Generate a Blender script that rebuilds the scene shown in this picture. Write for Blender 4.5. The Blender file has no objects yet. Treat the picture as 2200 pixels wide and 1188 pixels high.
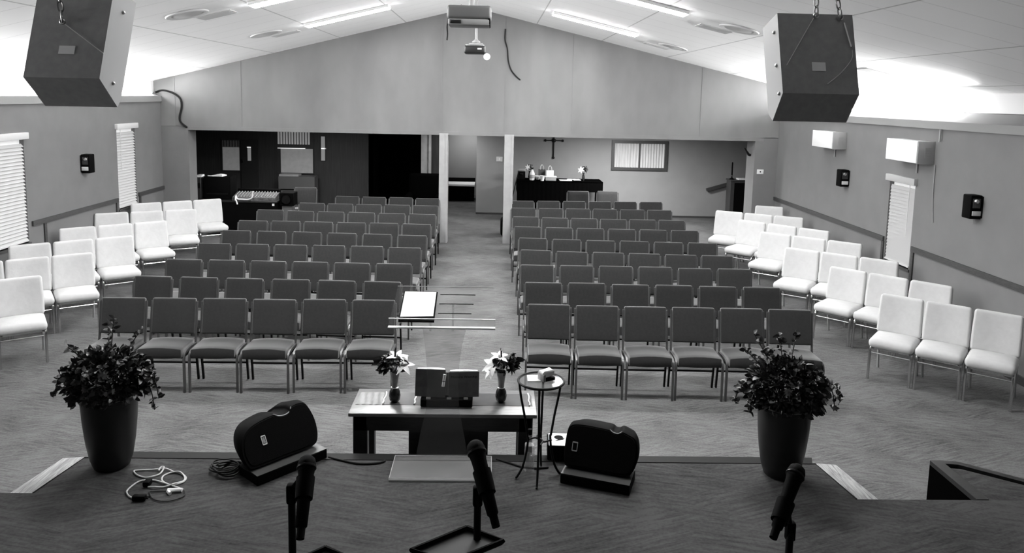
import bpy, bmesh, math, random
from mathutils import Vector, Matrix
random.seed(7)
SC = bpy.context.scene
COL = SC.collection
PI = math.pi

# ------------------------------------------------------------------ camera, world, exposure
FPX, PPX, PPY, CAMH = 1600.0, 1100.0, 400.0, 3.16
_d = Vector(((1062-PPX)/FPX, (206-PPY)/FPX, 1.0)).normalized()      # room depth (+Y) in camera axes (x right, y down, z forward)
_h = Vector((1, 0.0215, 0))
_u = _d.cross(_h).normalized()
if _u.y > 0: _u = -_u
_r = _d.cross(_u).normalized()
if _r.x < 0: _r = -_r
RIGHT = Vector((_r.x, _d.x, _u.x)); DOWN = Vector((_r.y, _d.y, _u.y)); FWD = Vector((_r.z, _d.z, _u.z))
cam = bpy.data.cameras.new('camera'); camo = bpy.data.objects.new('camera', cam); COL.objects.link(camo)
cam.sensor_width = 36; cam.lens = FPX/2200*36; cam.shift_y = -(594-PPY)/2200; cam.clip_start = 0.05; cam.clip_end = 200
mw = Matrix.Identity(4)
for i, ax in enumerate((RIGHT, -DOWN, -FWD)):
    for j in range(3): mw[j][i] = ax[j]
mw[2][3] = CAMH
camo.matrix_world = mw
SC.camera = camo

world = bpy.data.worlds.new('world'); SC.world = world; world.use_nodes = True
world.node_tree.nodes['Background'].inputs[0].default_value = (1, 1, 1, 1)
world.node_tree.nodes['Background'].inputs[1].default_value = 0.02
SC.view_settings.view_transform = 'Standard'
try: SC.view_settings.look = 'None'
except Exception: pass
SC.view_settings.gamma = 1.0
SC.view_settings.use_curve_mapping = False
SC.view_settings.exposure = 0.45
TUBE_E = 100.0      # ceiling troffers
COVE_E = 36.0     # cove tubes
DAY_E = .22       # daylight behind the blinds

def ray(px, py):
    a = (px-PPX)/FPX; b = (py-PPY)/FPX
    return RIGHT*a + DOWN*b + FWD
O = Vector((0, 0, CAMH))
def atz(px, py, z): r = ray(px, py); return O + r*((z-CAMH)/r.z)
def aty(px, py, y): r = ray(px, py); return O + r*(y/r.y)
def atx(px, py, x): r = ray(px, py); return O + r*(x/r.x)
RX, RZ = -0.5, 4.98                     # ridge
SLL, SLR = (RZ-3.32)/6.6, (RZ-3.335)/7.2
def ceil_z(x): return RZ - (RX-x)*SLL if x < RX else RZ - (x-RX)*SLR
def atceil(px, py, right):
    r = ray(px, py)
    s = -SLR if right else SLL          # z = RZ + s*(x-RX)
    t = (RZ - s*RX - CAMH)/(r.z - s*r.x)
    return O + r*t

# ------------------------------------------------------------------ materials
MATS = {}
def nd(nt, t, **kw):
    n = nt.nodes.new(t)
    for k, v in kw.items(): setattr(n, k, v)
    return n
def mat(name, g, rough=0.6, metal=0.0, spec=0.5, var=0.0, scale=8.0, bump=0.0, bscale=60.0, stretch=(1, 1, 1), wood=False, emit=None):
    m = bpy.data.materials.new(name); m.use_nodes = True
    nt = m.node_tree; b = nt.nodes['Principled BSDF']
    b.inputs['Base Color'].default_value = (g, g, g, 1); b.inputs['Roughness'].default_value = rough
    b.inputs['Metallic'].default_value = metal; b.inputs['Specular IOR Level'].default_value = spec
    tc = nd(nt, 'ShaderNodeTexCoord'); mp = nd(nt, 'ShaderNodeMapping'); mp.inputs['Scale'].default_value = stretch
    nt.links.new(tc.outputs['Object'], mp.inputs['Vector'])
    if var > 0 or wood:
        n = nd(nt, 'ShaderNodeTexNoise'); n.inputs['Scale'].default_value = scale; n.inputs['Detail'].default_value = 5
        n.inputs['Distortion'].default_value = 1.2 if wood else 0.0
        nt.links.new(mp.outputs[0], n.inputs['Vector'])
        cr = nd(nt, 'ShaderNodeValToRGB'); cr.color_ramp.elements[0].position = .32; cr.color_ramp.elements[1].position = .68
        a, c = g*(1-var), min(1, g*(1+var))
        cr.color_ramp.elements[0].color = (a, a, a, 1); cr.color_ramp.elements[1].color = (c, c, c, 1)
        nt.links.new(n.outputs['Fac'], cr.inputs[0]); nt.links.new(cr.outputs[0], b.inputs['Base Color'])
    if bump > 0:
        n2 = nd(nt, 'ShaderNodeTexNoise'); n2.inputs['Scale'].default_value = bscale; n2.inputs['Detail'].default_value = 3
        nt.links.new(mp.outputs[0], n2.inputs['Vector'])
        bp = nd(nt, 'ShaderNodeBump'); bp.inputs['Strength'].default_value = bump; bp.inputs['Distance'].default_value = .01
        nt.links.new(n2.outputs['Fac'], bp.inputs['Height']); nt.links.new(bp.outputs[0], b.inputs['Normal'])
    if emit:
        b.inputs['Emission Color'].default_value = (1, 1, 1, 1); b.inputs['Emission Strength'].default_value = emit
    MATS[name] = m
    return m

M_wall = mat('wall_paint', .165, .75, var=.05, scale=3, bump=.06, bscale=90)
M_gable = mat('gable_plaster', .188, .38, spec=.4, var=.13, scale=1.3, stretch=(1.2, 1, .55))
M_fascia = mat('fascia_paint', .24, .6)
M_cove = mat('cove_white', .8, .6)
M_trimdark = mat('dark_rail_wood', .045, .45, var=.3, scale=12, stretch=(8, 1, 8), wood=True)
M_post = mat('post_paint', .34, .6, var=.05)
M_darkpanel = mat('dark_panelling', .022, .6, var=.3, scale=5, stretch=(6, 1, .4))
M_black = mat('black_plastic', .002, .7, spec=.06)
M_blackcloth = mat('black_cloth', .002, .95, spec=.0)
M_grille = mat('speaker_grille', .002, .8, spec=.05, bump=.3, bscale=400)
M_rubber = mat('black_rubber', .006, .7, spec=.3)
M_fabric = mat('charcoal_fabric', .024, .95, spec=.1, var=.12, scale=40, bump=.15, bscale=300)
for _n in M_fabric.node_tree.nodes:
    if _n.type == 'BSDF_PRINCIPLED': _n.inputs['Sheen Weight'].default_value = .6; _n.inputs['Sheen Roughness'].default_value = .5
M_white = mat('white_cover_fabric', .58, .9, spec=.15, var=.03, scale=14, bump=.12, bscale=30)
M_bronze = mat('bronze_tube', .11, .42, metal=.5)
M_chrome = mat('chrome_tube', .62, .22, metal=1.0)
M_steel = mat('steel', .5, .3, metal=1.0)
M_iron = mat('black_iron', .003, .5, spec=.2)
M_walnut = mat('dark_walnut', .012, .4, var=.4, scale=9, stretch=(1, 9, 9), wood=True)
M_tabletop = mat('table_top_wood', .16, .3, var=.25, scale=6, stretch=(1.2, 12, 12), wood=True)
M_runner = mat('dark_runner', .05, .3, var=.3, scale=6)
M_mat_grey = mat('grey_mat', .1, .35, var=.25, scale=9)
M_white_plain = mat('white_plain', .85, .6)
M_paper = mat('white_paper', .95, .7)
M_grey = mat('mid_grey', .3, .6, var=.1)
M_pale = mat('pale_grey', .62, .5)
M_lightwood = mat('pale_edge_wood', .3, .5, var=.45, scale=5, stretch=(14, 1.2, 1), wood=True)
M_edge = mat('front_edge_board', .008, .6, spec=.15, var=.2, scale=6, stretch=(2, 14, 14), wood=True)
M_pot = mat('pot_glaze', .009, .42, var=.25, scale=7)
M_leaf = mat('leaf_dark', .017, .4, spec=.5, var=.6, scale=30)
M_leaf2 = mat('leaf_highlight', .2, .5, var=.4, scale=30)  # pale tone paints highlights among the leaves; reused on a blossom
M_stem = mat('stem_dark', .012, .6)
M_petal = mat('white_petal', .9, .6)
M_darkpetal = mat('dark_petal', .02, .7)
M_vase_hi = mat('vase_neck', .28, .35, var=.2, scale=20)
M_vase_lo = mat('vase_bulb', .02, .25, var=.5, scale=20)
M_cord = mat('pale_cord', .5, .6)
M_blind = mat('blind_slat', .62, .6)
M_curtain = mat('curtain', .55, .8, var=.2, scale=10, stretch=(6, 1, .2))
M_tube = mat('lamp_diffuser', 1, .5, emit=TUBE_E)
M_covetube = mat('cove_lamp', 1, .5, emit=COVE_E)
M_day = mat('daylight_pane', .8, .4, emit=DAY_E)
M_speaker = mat('speaker_paint', .33, .6, var=.08, scale=20, bump=.1, bscale=200)
M_speakerside = mat('speaker_side', .3, .6)
M_sticker = mat('sticker', .85, .6)
M_soil = mat('soil', .01, .95)

def carpet(name, g, k):
    m = bpy.data.materials.new(name); m.use_nodes = True
    nt = m.node_tree; b = nt.nodes['Principled BSDF']; L = nt.links
    b.inputs['Roughness'].default_value = .85; b.inputs['Specular IOR Level'].default_value = .2
    tc = nd(nt, 'ShaderNodeTexCoord')
    outs = []
    for ang, sc in ((14, 1.0), (-20, 1.1)):
        mp0 = nd(nt, 'ShaderNodeMapping'); mp0.inputs['Rotation'].default_value = (0, 0, math.radians(ang))
        L.new(tc.outputs['Object'], mp0.inputs['Vector'])
        mp = nd(nt, 'ShaderNodeMapping'); mp.inputs['Scale'].default_value = (4*sc, 40*sc, 1)
        L.new(mp0.outputs[0], mp.inputs['Vector'])
        n = nd(nt, 'ShaderNodeTexNoise'); n.inputs['Scale'].default_value = 1.0; n.inputs['Detail'].default_value = 6; n.inputs['Roughness'].default_value = .72
        L.new(mp.outputs[0], n.inputs['Vector']); outs.append(n.outputs['Fac'])
    # herringbone blocks: alternate brushed direction
    mpb = nd(nt, 'ShaderNodeMapping'); mpb.inputs['Rotation'].default_value = (0, 0, math.radians(12)); L.new(tc.outputs['Object'], mpb.inputs['Vector'])
    wv = nd(nt, 'ShaderNodeTexNoise'); wv.inputs['Scale'].default_value = 1.5; wv.inputs['Detail'].default_value = 2
    L.new(mpb.outputs[0], wv.inputs['Vector'])
    st = nd(nt, 'ShaderNodeValToRGB'); st.color_ramp.elements[0].position = .45; st.color_ramp.elements[1].position = .55
    L.new(wv.outputs['Fac'], st.inputs[0])
    mx = nd(nt, 'ShaderNodeMix'); mx.data_type = 'FLOAT'
    L.new(st.outputs[0], mx.inputs[0]); L.new(outs[0], mx.inputs[2]); L.new(outs[1], mx.inputs[3])
    big = nd(nt, 'ShaderNodeTexNoise'); big.inputs['Scale'].default_value = 1.6; big.inputs['Detail'].default_value = 4
    L.new(tc.outputs['Object'], big.inputs['Vector'])
    fine = nd(nt, 'ShaderNodeTexNoise'); fine.inputs['Scale'].default_value = 55; fine.inputs['Detail'].default_value = 2
    L.new(tc.outputs['Object'], fine.inputs['Vector'])
    a1 = nd(nt, 'ShaderNodeMath', operation='MULTIPLY_ADD'); a1.inputs[1].default_value = .45
    L.new(big.outputs['Fac'], a1.inputs[0]); L.new(mx.outputs[0], a1.inputs[2])
    a2 = nd(nt, 'ShaderNodeMath', operation='MULTIPLY_ADD'); a2.inputs[1].default_value = .3
    L.new(fine.outputs['Fac'], a2.inputs[0]); L.new(a1.outputs[0], a2.inputs[2])
    cr = nd(nt, 'ShaderNodeValToRGB')
    cr.color_ramp.elements[0].position = .62; cr.color_ramp.elements[1].position = 1.12
    lo, hi = g*(1-k), g*(1+k)
    cr.color_ramp.elements[0].color = (lo, lo, lo, 1); cr.color_ramp.elements[1].position = 1.0; cr.color_ramp.elements[1].color = (hi, hi, hi, 1)
    L.new(a2.outputs[0], cr.inputs[0]); L.new(cr.outputs[0], b.inputs['Base Color'])
    return m
M_floor = carpet('floor_carpet', .092, .62)
M_floor_dim = carpet('floor_carpet_dimmed', .036, .7)  # floor carpet darkened to stand in for weaker light on the stage

def ceiling_mat():
    m = bpy.data.materials.new('ceiling_boards'); m.use_nodes = True
    nt = m.node_tree; b = nt.nodes['Principled BSDF']; L = nt.links
    b.inputs['Roughness'].default_value = .6; b.inputs['Specular IOR Level'].default_value = .2
    tc = nd(nt, 'ShaderNodeTexCoord'); sp = nd(nt, 'ShaderNodeSeparateXYZ'); L.new(tc.outputs['Object'], sp.inputs[0])
    def line(src, period, w, off):
        a = nd(nt, 'ShaderNodeMath', operation='ADD'); a.inputs[1].default_value = off; L.new(src, a.inputs[0])
        d = nd(nt, 'ShaderNodeMath', operation='DIVIDE'); d.inputs[1].default_value = period; L.new(a.outputs[0], d.inputs[0])
        f = nd(nt, 'ShaderNodeMath', operation='FRACT'); L.new(d.outputs[0], f.inputs[0])
        c = nd(nt, 'ShaderNodeMath', operation='LESS_THAN'); c.inputs[1].default_value = w/period; L.new(f.outputs[0], c.inputs[0])
        return c.outputs[0]
    sh = nd(nt, 'ShaderNodeMath', operation='ADD'); sh.inputs[1].default_value = -RX; L.new(sp.outputs[0], sh.inputs[0])
    ab = nd(nt, 'ShaderNodeMath', operation='ABSOLUTE'); L.new(sh.outputs[0], ab.inputs[0])
    l1 = line(ab.outputs[0], 1.37, .02, .02)
    l2 = line(sp.outputs[1], .6, .014, 50)
    m2 = nd(nt, 'ShaderNodeMath', operation='MULTIPLY'); m2.inputs[1].default_value = .5; L.new(l2, m2.inputs[0])
    mx = nd(nt, 'ShaderNodeMath', operation='MAXIMUM'); L.new(l1, mx.inputs[0]); L.new(m2.outputs[0], mx.inputs[1])
    cr = nd(nt, 'ShaderNodeValToRGB'); cr.color_ramp.elements[0].color = (.93, .93, .93, 1); cr.color_ramp.elements[1].color = (.55, .55, .55, 1)
    L.new(mx.outputs[0], cr.inputs[0]); L.new(cr.outputs[0], b.inputs['Base Color'])
    return m
M_ceil = ceiling_mat()

def acrylic(name, veil, g):
    m = bpy.data.materials.new(name); m.use_nodes = True
    nt = m.node_tree; L = nt.links
    b = nt.nodes['Principled BSDF']; b.inputs['Base Color'].default_value = (g, g, g, 1); b.inputs['Roughness'].default_value = .08
    t = nd(nt, 'ShaderNodeBsdfTransparent'); t.inputs[0].default_value = (.97, .97, .97, 1)
    mx = nd(nt, 'ShaderNodeMixShader'); mx.inputs[0].default_value = veil
    L.new(t.outputs[0], mx.inputs[1]); L.new(b.outputs[0], mx.inputs[2]); L.new(mx.outputs[0], nt.nodes['Material Output'].inputs[0])
    return m
M_acr = acrylic('clear_acrylic', .16, .5)
M_acr_desk = acrylic('clear_acrylic_desk', .03, .5)
M_glass = acrylic('bottle_glass', .25, .7)
M_water = acrylic('water', .12, .4)
M_glasstop = acrylic('glass_top', .16, .3)
M_acredge = mat('painted_edge_light', .9, .3)  # opaque white stands in for light gathered at the clear edges

# ------------------------------------------------------------------ mesh builder
class MB:
    def __init__(s): s.v = []; s.f = []
    def add(s, vs, fs, M=None):
        o = len(s.v)
        s.v += [tuple(M @ Vector(p)) if M else tuple(p) for p in vs]
        s.f += [tuple(i+o for i in f) for f in fs]
        return s
    def box(s, c, d, M=None):
        x, y, z = c; a, b, e = d[0]/2, d[1]/2, d[2]/2
        vs = [(x+i*a, y+j*b, z+k*e) for i in (-1, 1) for j in (-1, 1) for k in (-1, 1)]
        return s.add(vs, [(0, 1, 3, 2), (4, 6, 7, 5), (0, 4, 5, 1), (2, 3, 7, 6), (0, 2, 6, 4), (1, 5, 7, 3)], M)
    def box2(s, lo, hi, M=None):
        return s.box([(a+b)/2 for a, b in zip(lo, hi)], [b-a for a, b in zip(lo, hi)], M)
    def rbox(s, c, d, r, seg=3, M=None, fn=None):
        bm = bmesh.new(); bmesh.ops.create_cube(bm, size=1)
        for v in bm.verts: v.co = Vector((v.co.x*d[0], v.co.y*d[1], v.co.z*d[2]))
        bmesh.ops.bevel(bm, geom=bm.edges[:], offset=r, segments=seg, profile=.5, affect='EDGES')
        if fn:
            bmesh.ops.subdivide_edges(bm, edges=[e for e in bm.edges if e.calc_length() > .12], cuts=4, use_grid_fill=True)
        vs = []
        for i, v in enumerate(bm.verts):
            v.index = i; p = Vector(v.co)
            if fn: p = Vector(fn(p))
            vs.append(p+Vector(c))
        fs = [tuple(v.index for v in f.verts) for f in bm.faces]; bm.free()
        return s.add(vs, fs, M)
    def tube(s, pts, r, seg=8, M=None, cap=True, flat=1.0, up=None):
        P = [Vector(p) for p in pts]; n = len(P); rr = r if isinstance(r, (list, tuple)) else [r]*n
        vs = []; prev = None
        for i, p in enumerate(P):
            t = (P[min(i+1, n-1)]-P[max(i-1, 0)])
            if t.length < 1e-9: t = Vector((0, 0, 1))
            t.normalize()
            if prev is None:
                ref = Vector(up) if up else (Vector((0, 0, 1)) if abs(t.z) < .9 else Vector((1, 0, 0)))
                a = (ref - t*ref.dot(t)).normalized()
            else:
                a = prev - t*prev.dot(t)
                a = a.normalized() if a.length > 1e-6 else prev
            prev = a; b = t.cross(a)
            for k in range(seg):
                th = 2*PI*(k+.5)/seg
                vs.append(p + a*math.cos(th)*rr[i] + b*math.sin(th)*rr[i]*flat)
        fs = [(i*seg+k, i*seg+(k+1) % seg, (i+1)*seg+(k+1) % seg, (i+1)*seg+k) for i in range(n-1) for k in range(seg)]
        if cap: fs += [tuple(range(seg))[::-1], tuple((n-1)*seg+k for k in range(seg))]
        return s.add(vs, fs, M)
    def lathe(s, prof, c=(0, 0, 0), seg=24, M=None):
        vs = []; n = len(prof)
        for r, z in prof:
            for k in range(seg):
                th = 2*PI*k/seg; vs.append((c[0]+r*math.cos(th), c[1]+r*math.sin(th), c[2]+z))
        fs = [(i*seg+k, i*seg+(k+1) % seg, (i+1)*seg+(k+1) % seg, (i+1)*seg+k) for i in range(n-1) for k in range(seg)]
        if prof[0][0] > 1e-6: fs.append(tuple(range(seg))[::-1])
        if prof[-1][0] > 1e-6: fs.append(tuple((n-1)*seg+k for k in range(seg)))
        return s.add(vs, fs, M)
    def prism(s, poly, lo, hi, axis='z', M=None):
        n = len(poly)
        def p3(p, h): return {'z': (p[0], p[1], h), 'y': (p[0], h, p[1]), 'x': (h, p[0], p[1])}[axis]
        vs = [p3(p, lo) for p in poly]+[p3(p, hi) for p in poly]
        fs = [tuple(range(n))[::-1], tuple(range(n, 2*n))]+[(i, (i+1) % n, n+(i+1) % n, n+i) for i in range(n)]
        return s.add(vs, fs, M)
    def hexa(s, a, b):                       # two loops of equal length -> closed solid
        n = len(a)
        return s.add(list(a)+list(b), [tuple(range(n))[::-1], tuple(range(n, 2*n))]+[(i, (i+1) % n, n+(i+1) % n, n+i) for i in range(n)])
    def mesh(s, name, m, smooth=True, ang=40):
        me = bpy.data.meshes.new(name); me.from_pydata(s.v, [], s.f)
        bm = bmesh.new(); bm.from_mesh(me); bmesh.ops.recalc_face_normals(bm, faces=bm.faces[:])
        if smooth:
            for e in bm.edges:
                if len(e.link_faces) == 2 and e.calc_face_angle(0) > math.radians(ang): e.smooth = False
        for f in bm.faces: f.smooth = smooth
        bm.to_mesh(me); bm.free(); me.materials.append(m)
        return me
def obj(name, mb, m, parent=None, world=False, smooth=True, ang=40, label=None):
    me = mb.mesh(name, m, smooth, ang) if isinstance(mb, MB) else mb
    o = bpy.data.objects.new(name, me); COL.objects.link(o)
    if parent is not None:
        if world:
            P = Matrix.Translation(parent.location) @ parent.rotation_euler.to_matrix().to_4x4()
            p = parent.parent
            while p is not None:
                P = (Matrix.Translation(p.location) @ p.rotation_euler.to_matrix().to_4x4()) @ P; p = p.parent
            me.transform(P.inverted())
        o.parent = parent
    if label: o['label'] = label
    return o
def tag(o, label, cat, group=None, kind=None):
    o['label'] = label; o['category'] = cat
    if group: o['group'] = group
    if kind: o['kind'] = kind
    return o
def thing(name, label, cat, loc=(0, 0, 0), rot=0, group=None):
    o = bpy.data.objects.new(name, None); COL.objects.link(o); o.empty_display_size = .1
    o.location = loc; o.rotation_euler = (0, 0, rot)
    return tag(o, label, cat, group)
def struct(name, mb, m, smooth=False):
    o = obj(name, mb, m, smooth=smooth); o['kind'] = 'structure'; return o
def dup(root, loc, rot, scale, label, group):
    r = root.copy(); COL.objects.link(r); r.location = loc; r.rotation_euler = (0, 0, rot); r.scale = scale if isinstance(scale, tuple) else (scale,)*3
    r['label'] = label; r['group'] = group
    for ch in list(root.children):
        c = ch.copy(); COL.objects.link(c); c.parent = r
        for g in ch.children:
            d = g.copy(); COL.objects.link(d); d.parent = c
    return r
def curve_pts(ctrl, n=8, closed=False):      # Catmull-Rom
    P = [Vector(p) for p in ctrl]; out = []; N = len(P)
    rng = range(N if closed else N-1)
    for i in rng:
        if closed: a, b, c, d = P[(i-1) % N], P[i], P[(i+1) % N], P[(i+2) % N]
        else: a, b, c, d = P[max(i-1, 0)], P[i], P[i+1], P[min(i+2, N-1)]
        for k in range(n):
            t = k/n
            out.append(.5*((2*b)+(c-a)*t+(2*a-5*b+4*c-d)*t*t+(3*b-a-3*c+d)*t**3))
    if not closed: out.append(P[-1])
    return out

# ------------------------------------------------------------------ shell
XL, XR, YP, YB, ZS = -6.97, 6.1, 15.82, 19.78, 0.5
Y0 = -3.0
struct('floor', MB().box2((-10, Y0, -.1), (10, 27, 0)), M_floor)
# side walls up to the cove ledge
def wall_with_windows(name, x0, x1, zt, wins):
    mb = MB(); ys = Y0
    for (a, b, lo, hi) in sorted(wins):
        mb.box2((x0, ys, 0), (x1, a, zt)); mb.box2((x0, a, 0), (x1, b, lo)); mb.box2((x0, a, hi), (x1, b, zt)); ys = b
    mb.box2((x0, ys, 0), (x1, YP+.12, zt))
    return struct(name, mb, M_wall)
WL = [(10.25, 11.22, .82, 2.42), (13.95, 14.66, .9, 2.44)]
WR = [(10.53, 11.22, .77, 2.05)]
wall_with_windows('wall_left', XL-.2, XL, 2.9, WL)
wall_with_windows('wall_right', XR, XR+.2, 2.84, WR)
# ledge + fascia + recessed cove panel + ceiling
mb = MB(); mb.prism([(XL+.03, 2.895), (XL+.03, 3.01), (XL-.13, 3.07), (XL-.3, 3.07), (XL-.3, 2.895)], Y0, YP, 'y'); struct('trim_1', mb, M_fascia)
mb = MB(); mb.prism([(XR-.03, 2.838), (XR-.03, 2.945), (6.7, 3.062), (6.9, 3.062), (6.9, 2.838)], Y0, YP, 'y'); struct('trim_2', mb, M_fascia)
struct('trim_3', MB().box2((-7.22, Y0, 3.07), (-7.1, YP, 3.32)), M_cove)
struct('trim_4', MB().box2((6.7, Y0, 3.062), (6.82, YP, 3.335)), M_cove)
mb = MB(); mb.prism([(-7.3, ceil_z(-7.3)), (RX, RZ), (6.95, ceil_z(6.95)), (6.95, ceil_z(6.95)+.1), (RX, RZ+.1), (-7.3, ceil_z(-7.3)+.1)], Y0, YP+.1, 'y')
struct('ceiling', mb, M_ceil)
struct('wall_front', MB().box2((-8, Y0-.2, 0), (8, Y0, 5.2)), mat('stage_back_wall', .08, .8))
# gable header above the opening
SOF = 2.345
mb = MB(); mb.prism([(-7.2, SOF+.04), (6.9, SOF+.04), (6.9, ceil_z(6.9)), (RX, RZ), (-7.2, ceil_z(-7.2))], YP, YP+.16, 'y')
struct('wall_gable', mb, M_gable)
struct('trim_5', MB().box2((-6.45, YP-.012, SOF-.03), (5.78, YP+.17, SOF+.045)), M_gable)
struct('trim_28', MB().box2((6.685, Y0, 3.058), (6.7, YP, 3.07)), M_trimdark)
struct('trim_29', MB().box2((-7.1, Y0, 3.066), (-7.09, YP, 3.076)), M_trimdark)
# battens on gable seams
for i, (px, ty) in enumerate(((373, 172), (515, 136), (950, 40), (1090, 45), (1235, 84), (1511, 160))):
    p = aty(px, ty, YP); struct('trim_%d' % (6+i), MB().box2((p.x-.018, YP-.006, SOF+.05), (p.x+.018, YP+.002, ceil_z(p.x)-.02)), M_gable)
# piers either side
lp = aty(405, 300, YP).x
struct('wall_pier_left', MB().box2((XL-.1, YP, 0), (lp, YP+.16, SOF+.05)).box2((lp-.3, YP+.16, 0), (lp, YP+.4, SOF)), M_wall)
rp = aty(1622, 320, YP).x
struct('wall_pier_right', MB().box2((rp, YP, 0), (XR+.1, YP+.16, SOF+.05)).box2((rp, YP+.16, 0), (rp+.2, YP+.5, SOF)), M_wall)
# posts
for nm, a, b in (('trim_12', 943, 962), ('trim_13', 1082, 1102)):
    xa, xb = aty(a, 400, YP).x, aty(b, 400, YP).x
    struct(nm, MB().box2((xa, YP-.02, 0), (xb, YP+.16, SOF+.005)).box2((xb-.05, YP-.035, 0), (xb-.01, YP-.02, SOF-.02)), M_post)
# back room
struct('ceiling_back_room', MB().box2((-9, YP+.16, SOF+.02), (9, 27, SOF+.12)), M_wall)
xc = aty(1023, 400, YB).x
M_backwall = mat('back_wall_paint', .25, .75, var=.04, scale=3)
struct('wall_back', MB().box2((xc, YB, 0), (8.4, YB+.15, SOF+.1)).box2((xc, YB+.15, 0), (xc+.12, 24, SOF+.1)), M_backwall)
struct('wall_back_right', MB().box2((8.3, YP+.1, 0), (8.5, YB+.1, SOF+.1)), M_wall)
struct('baseboard_back', MB().box2((xc, YB-.02, 0), (8.3, YB, .05)), M_trimdark)
struct('wall_corridor', MB().box2((-4, 23.6, 0), (1.5, 23.75, SOF+.1)), mat('corridor_paint', .36, .7))
xg = aty(800, 400, YB).x; xg2 = aty(905, 350, YB).x; xg3 = aty(926, 350, YB).x
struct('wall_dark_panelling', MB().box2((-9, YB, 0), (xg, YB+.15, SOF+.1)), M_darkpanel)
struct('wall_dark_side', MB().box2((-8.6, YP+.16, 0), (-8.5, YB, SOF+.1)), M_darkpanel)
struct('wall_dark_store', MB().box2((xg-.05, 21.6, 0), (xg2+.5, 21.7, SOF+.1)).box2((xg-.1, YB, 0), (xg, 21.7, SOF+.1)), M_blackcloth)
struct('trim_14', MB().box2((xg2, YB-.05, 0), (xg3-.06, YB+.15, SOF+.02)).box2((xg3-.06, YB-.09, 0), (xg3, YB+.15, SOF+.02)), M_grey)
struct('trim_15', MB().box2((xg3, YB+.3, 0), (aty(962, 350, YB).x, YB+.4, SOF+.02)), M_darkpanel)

# ------------------------------------------------------------------ stage
F1, F2 = atz(180, 985, ZS), atz(1750, 995, ZS)
B1, B2 = atz(70, 1060, ZS), atz(1840, 1072, ZS)
YW = (B1.y+B2.y)/2; YF = (F1.y+F2.y)/2
st_poly = [(-7, Y0+.1), (6.1, Y0+.1), (6.1, YW), (B2.x, YW), (F2.x, YF), (F1.x, YF), (B1.x, YW), (-6.95, YW)]
struct('stage', MB().prism(st_poly, 0, ZS), M_floor_dim)
# edging boards of the projecting apron
e = .11
o = struct('trim_16', MB().prism([(F1.x+.02, YF), (F2.x-.02, YF), (F2.x+.02, YF+e), (F1.x-.02, YF+e)], ZS-.06, ZS-.005), M_edge)
struct('trim_17', MB().prism([(F1.x-.0, YF), (F1.x-.02, YF+.02), (F1.x-.155, YF), (B1.x-.155, YW), (B1.x, YW)], ZS-.06, ZS-.005), M_lightwood)
struct('trim_18', MB().prism([(F2.x, YF), (B2.x, YW), (B2.x+.155, YW), (F2.x+.155, YF), (F2.x+.02, YF+.02)], ZS-.06, ZS-.005), M_lightwood)
struct('trim_19', MB().tube([(B1.x, YW, ZS), (F1.x, YF, ZS), (F2.x, YF, ZS), (B2.x, YW, ZS)], .006, 6), M_rubber)
# steps block beside the stage on the right
A = atz(1998, 990, ZS); A2 = atz(2055, 992, ZS); A3 = atz(2200, 1030, ZS); A4 = atz(2110, 1072, ZS)
dr = (Vector((A3.x, A3.y))-Vector((A2.x, A2.y))); A5 = (A2.x+dr.x*1.75, A2.y+dr.y*1.75)
ex = A2.x + dr.x*((YW-A2.y)/dr.y)
sb = thing('step_block', 'carpeted step block with dark wood rim and black side, right of the stage edge', 'step', ((A.x+ex)/2, YW+.3, 0))
poly = [(A.x, YW+.004), (ex, YW+.004), (A2.x, A2.y), (A.x, A.y)]
obj('step_body', MB().prism(poly, 0, ZS-.03), M_blackcloth, sb, True, smooth=False)
w = .085
poly_in = [(A.x+w, YW+.004), (ex-w*1.2, YW+.004), (A2.x-w*.3, A2.y-w), (A.x+w, A.y-w)]
obj('carpet_top', MB().prism(poly_in, ZS-.03, ZS-.012), M_floor_dim, sb, True, smooth=False)
obj('rim', MB().prism([(A.x, YW+.004), (A.x+w, YW+.004), (A.x+w, A.y), (A.x, A.y)], ZS-.03, ZS+.004), M_walnut, sb, True, smooth=False)
obj('rim', MB().prism([(A.x+w, A.y-w*.6), (A2.x-.02, A2.y-w*.6), (A2.x, A2.y), (A.x+w, A.y)], ZS-.03, ZS+.004), M_walnut, sb, True, smooth=False)
obj('rim', MB().prism([(A2.x-.02, A2.y-w*.6), (ex-w*1.1, YW+.004), (ex, YW+.004), (A2.x, A2.y)], ZS-.03, ZS+.004), M_walnut, sb, True, smooth=False)

# ------------------------------------------------------------------ chair rails, windows with blinds
def rail(name, x, s, y0, y1, drops):
    mb = MB().box2((min(x, x+s*.03), y0, 1.05), (max(x, x+s*.03), y1, 1.125))
    for d in drops: mb.box2((min(x, x+s*.022), d-.03, .05), (max(x, x+s*.022), d+.03, 1.05))
    struct(name, mb, M_trimdark)
rail('trim_20', XL, 1, 11.3, 13.88, (11.62, 13.85)); rail('trim_21', XL, 1, 14.7, YP, (14.76,)); rail('trim_22', XL, 1, 6, 10.2, (10.17,))
rail('trim_23', XR, -1, 11.25, YP, (11.27,)); rail('trim_24', XR, -1, Y0, 10.47, (10.44,))
struct('baseboard_left', MB().box2((XL, 4.8, 0), (XL+.02, YP, .1)), M_trimdark)
struct('baseboard_right', MB().box2((XR-.02, 5.2, 0), (XR, YP, .1)), M_trimdark)
M_blind_closed = mat('closed_blind_slat', .42, .6)
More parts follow.
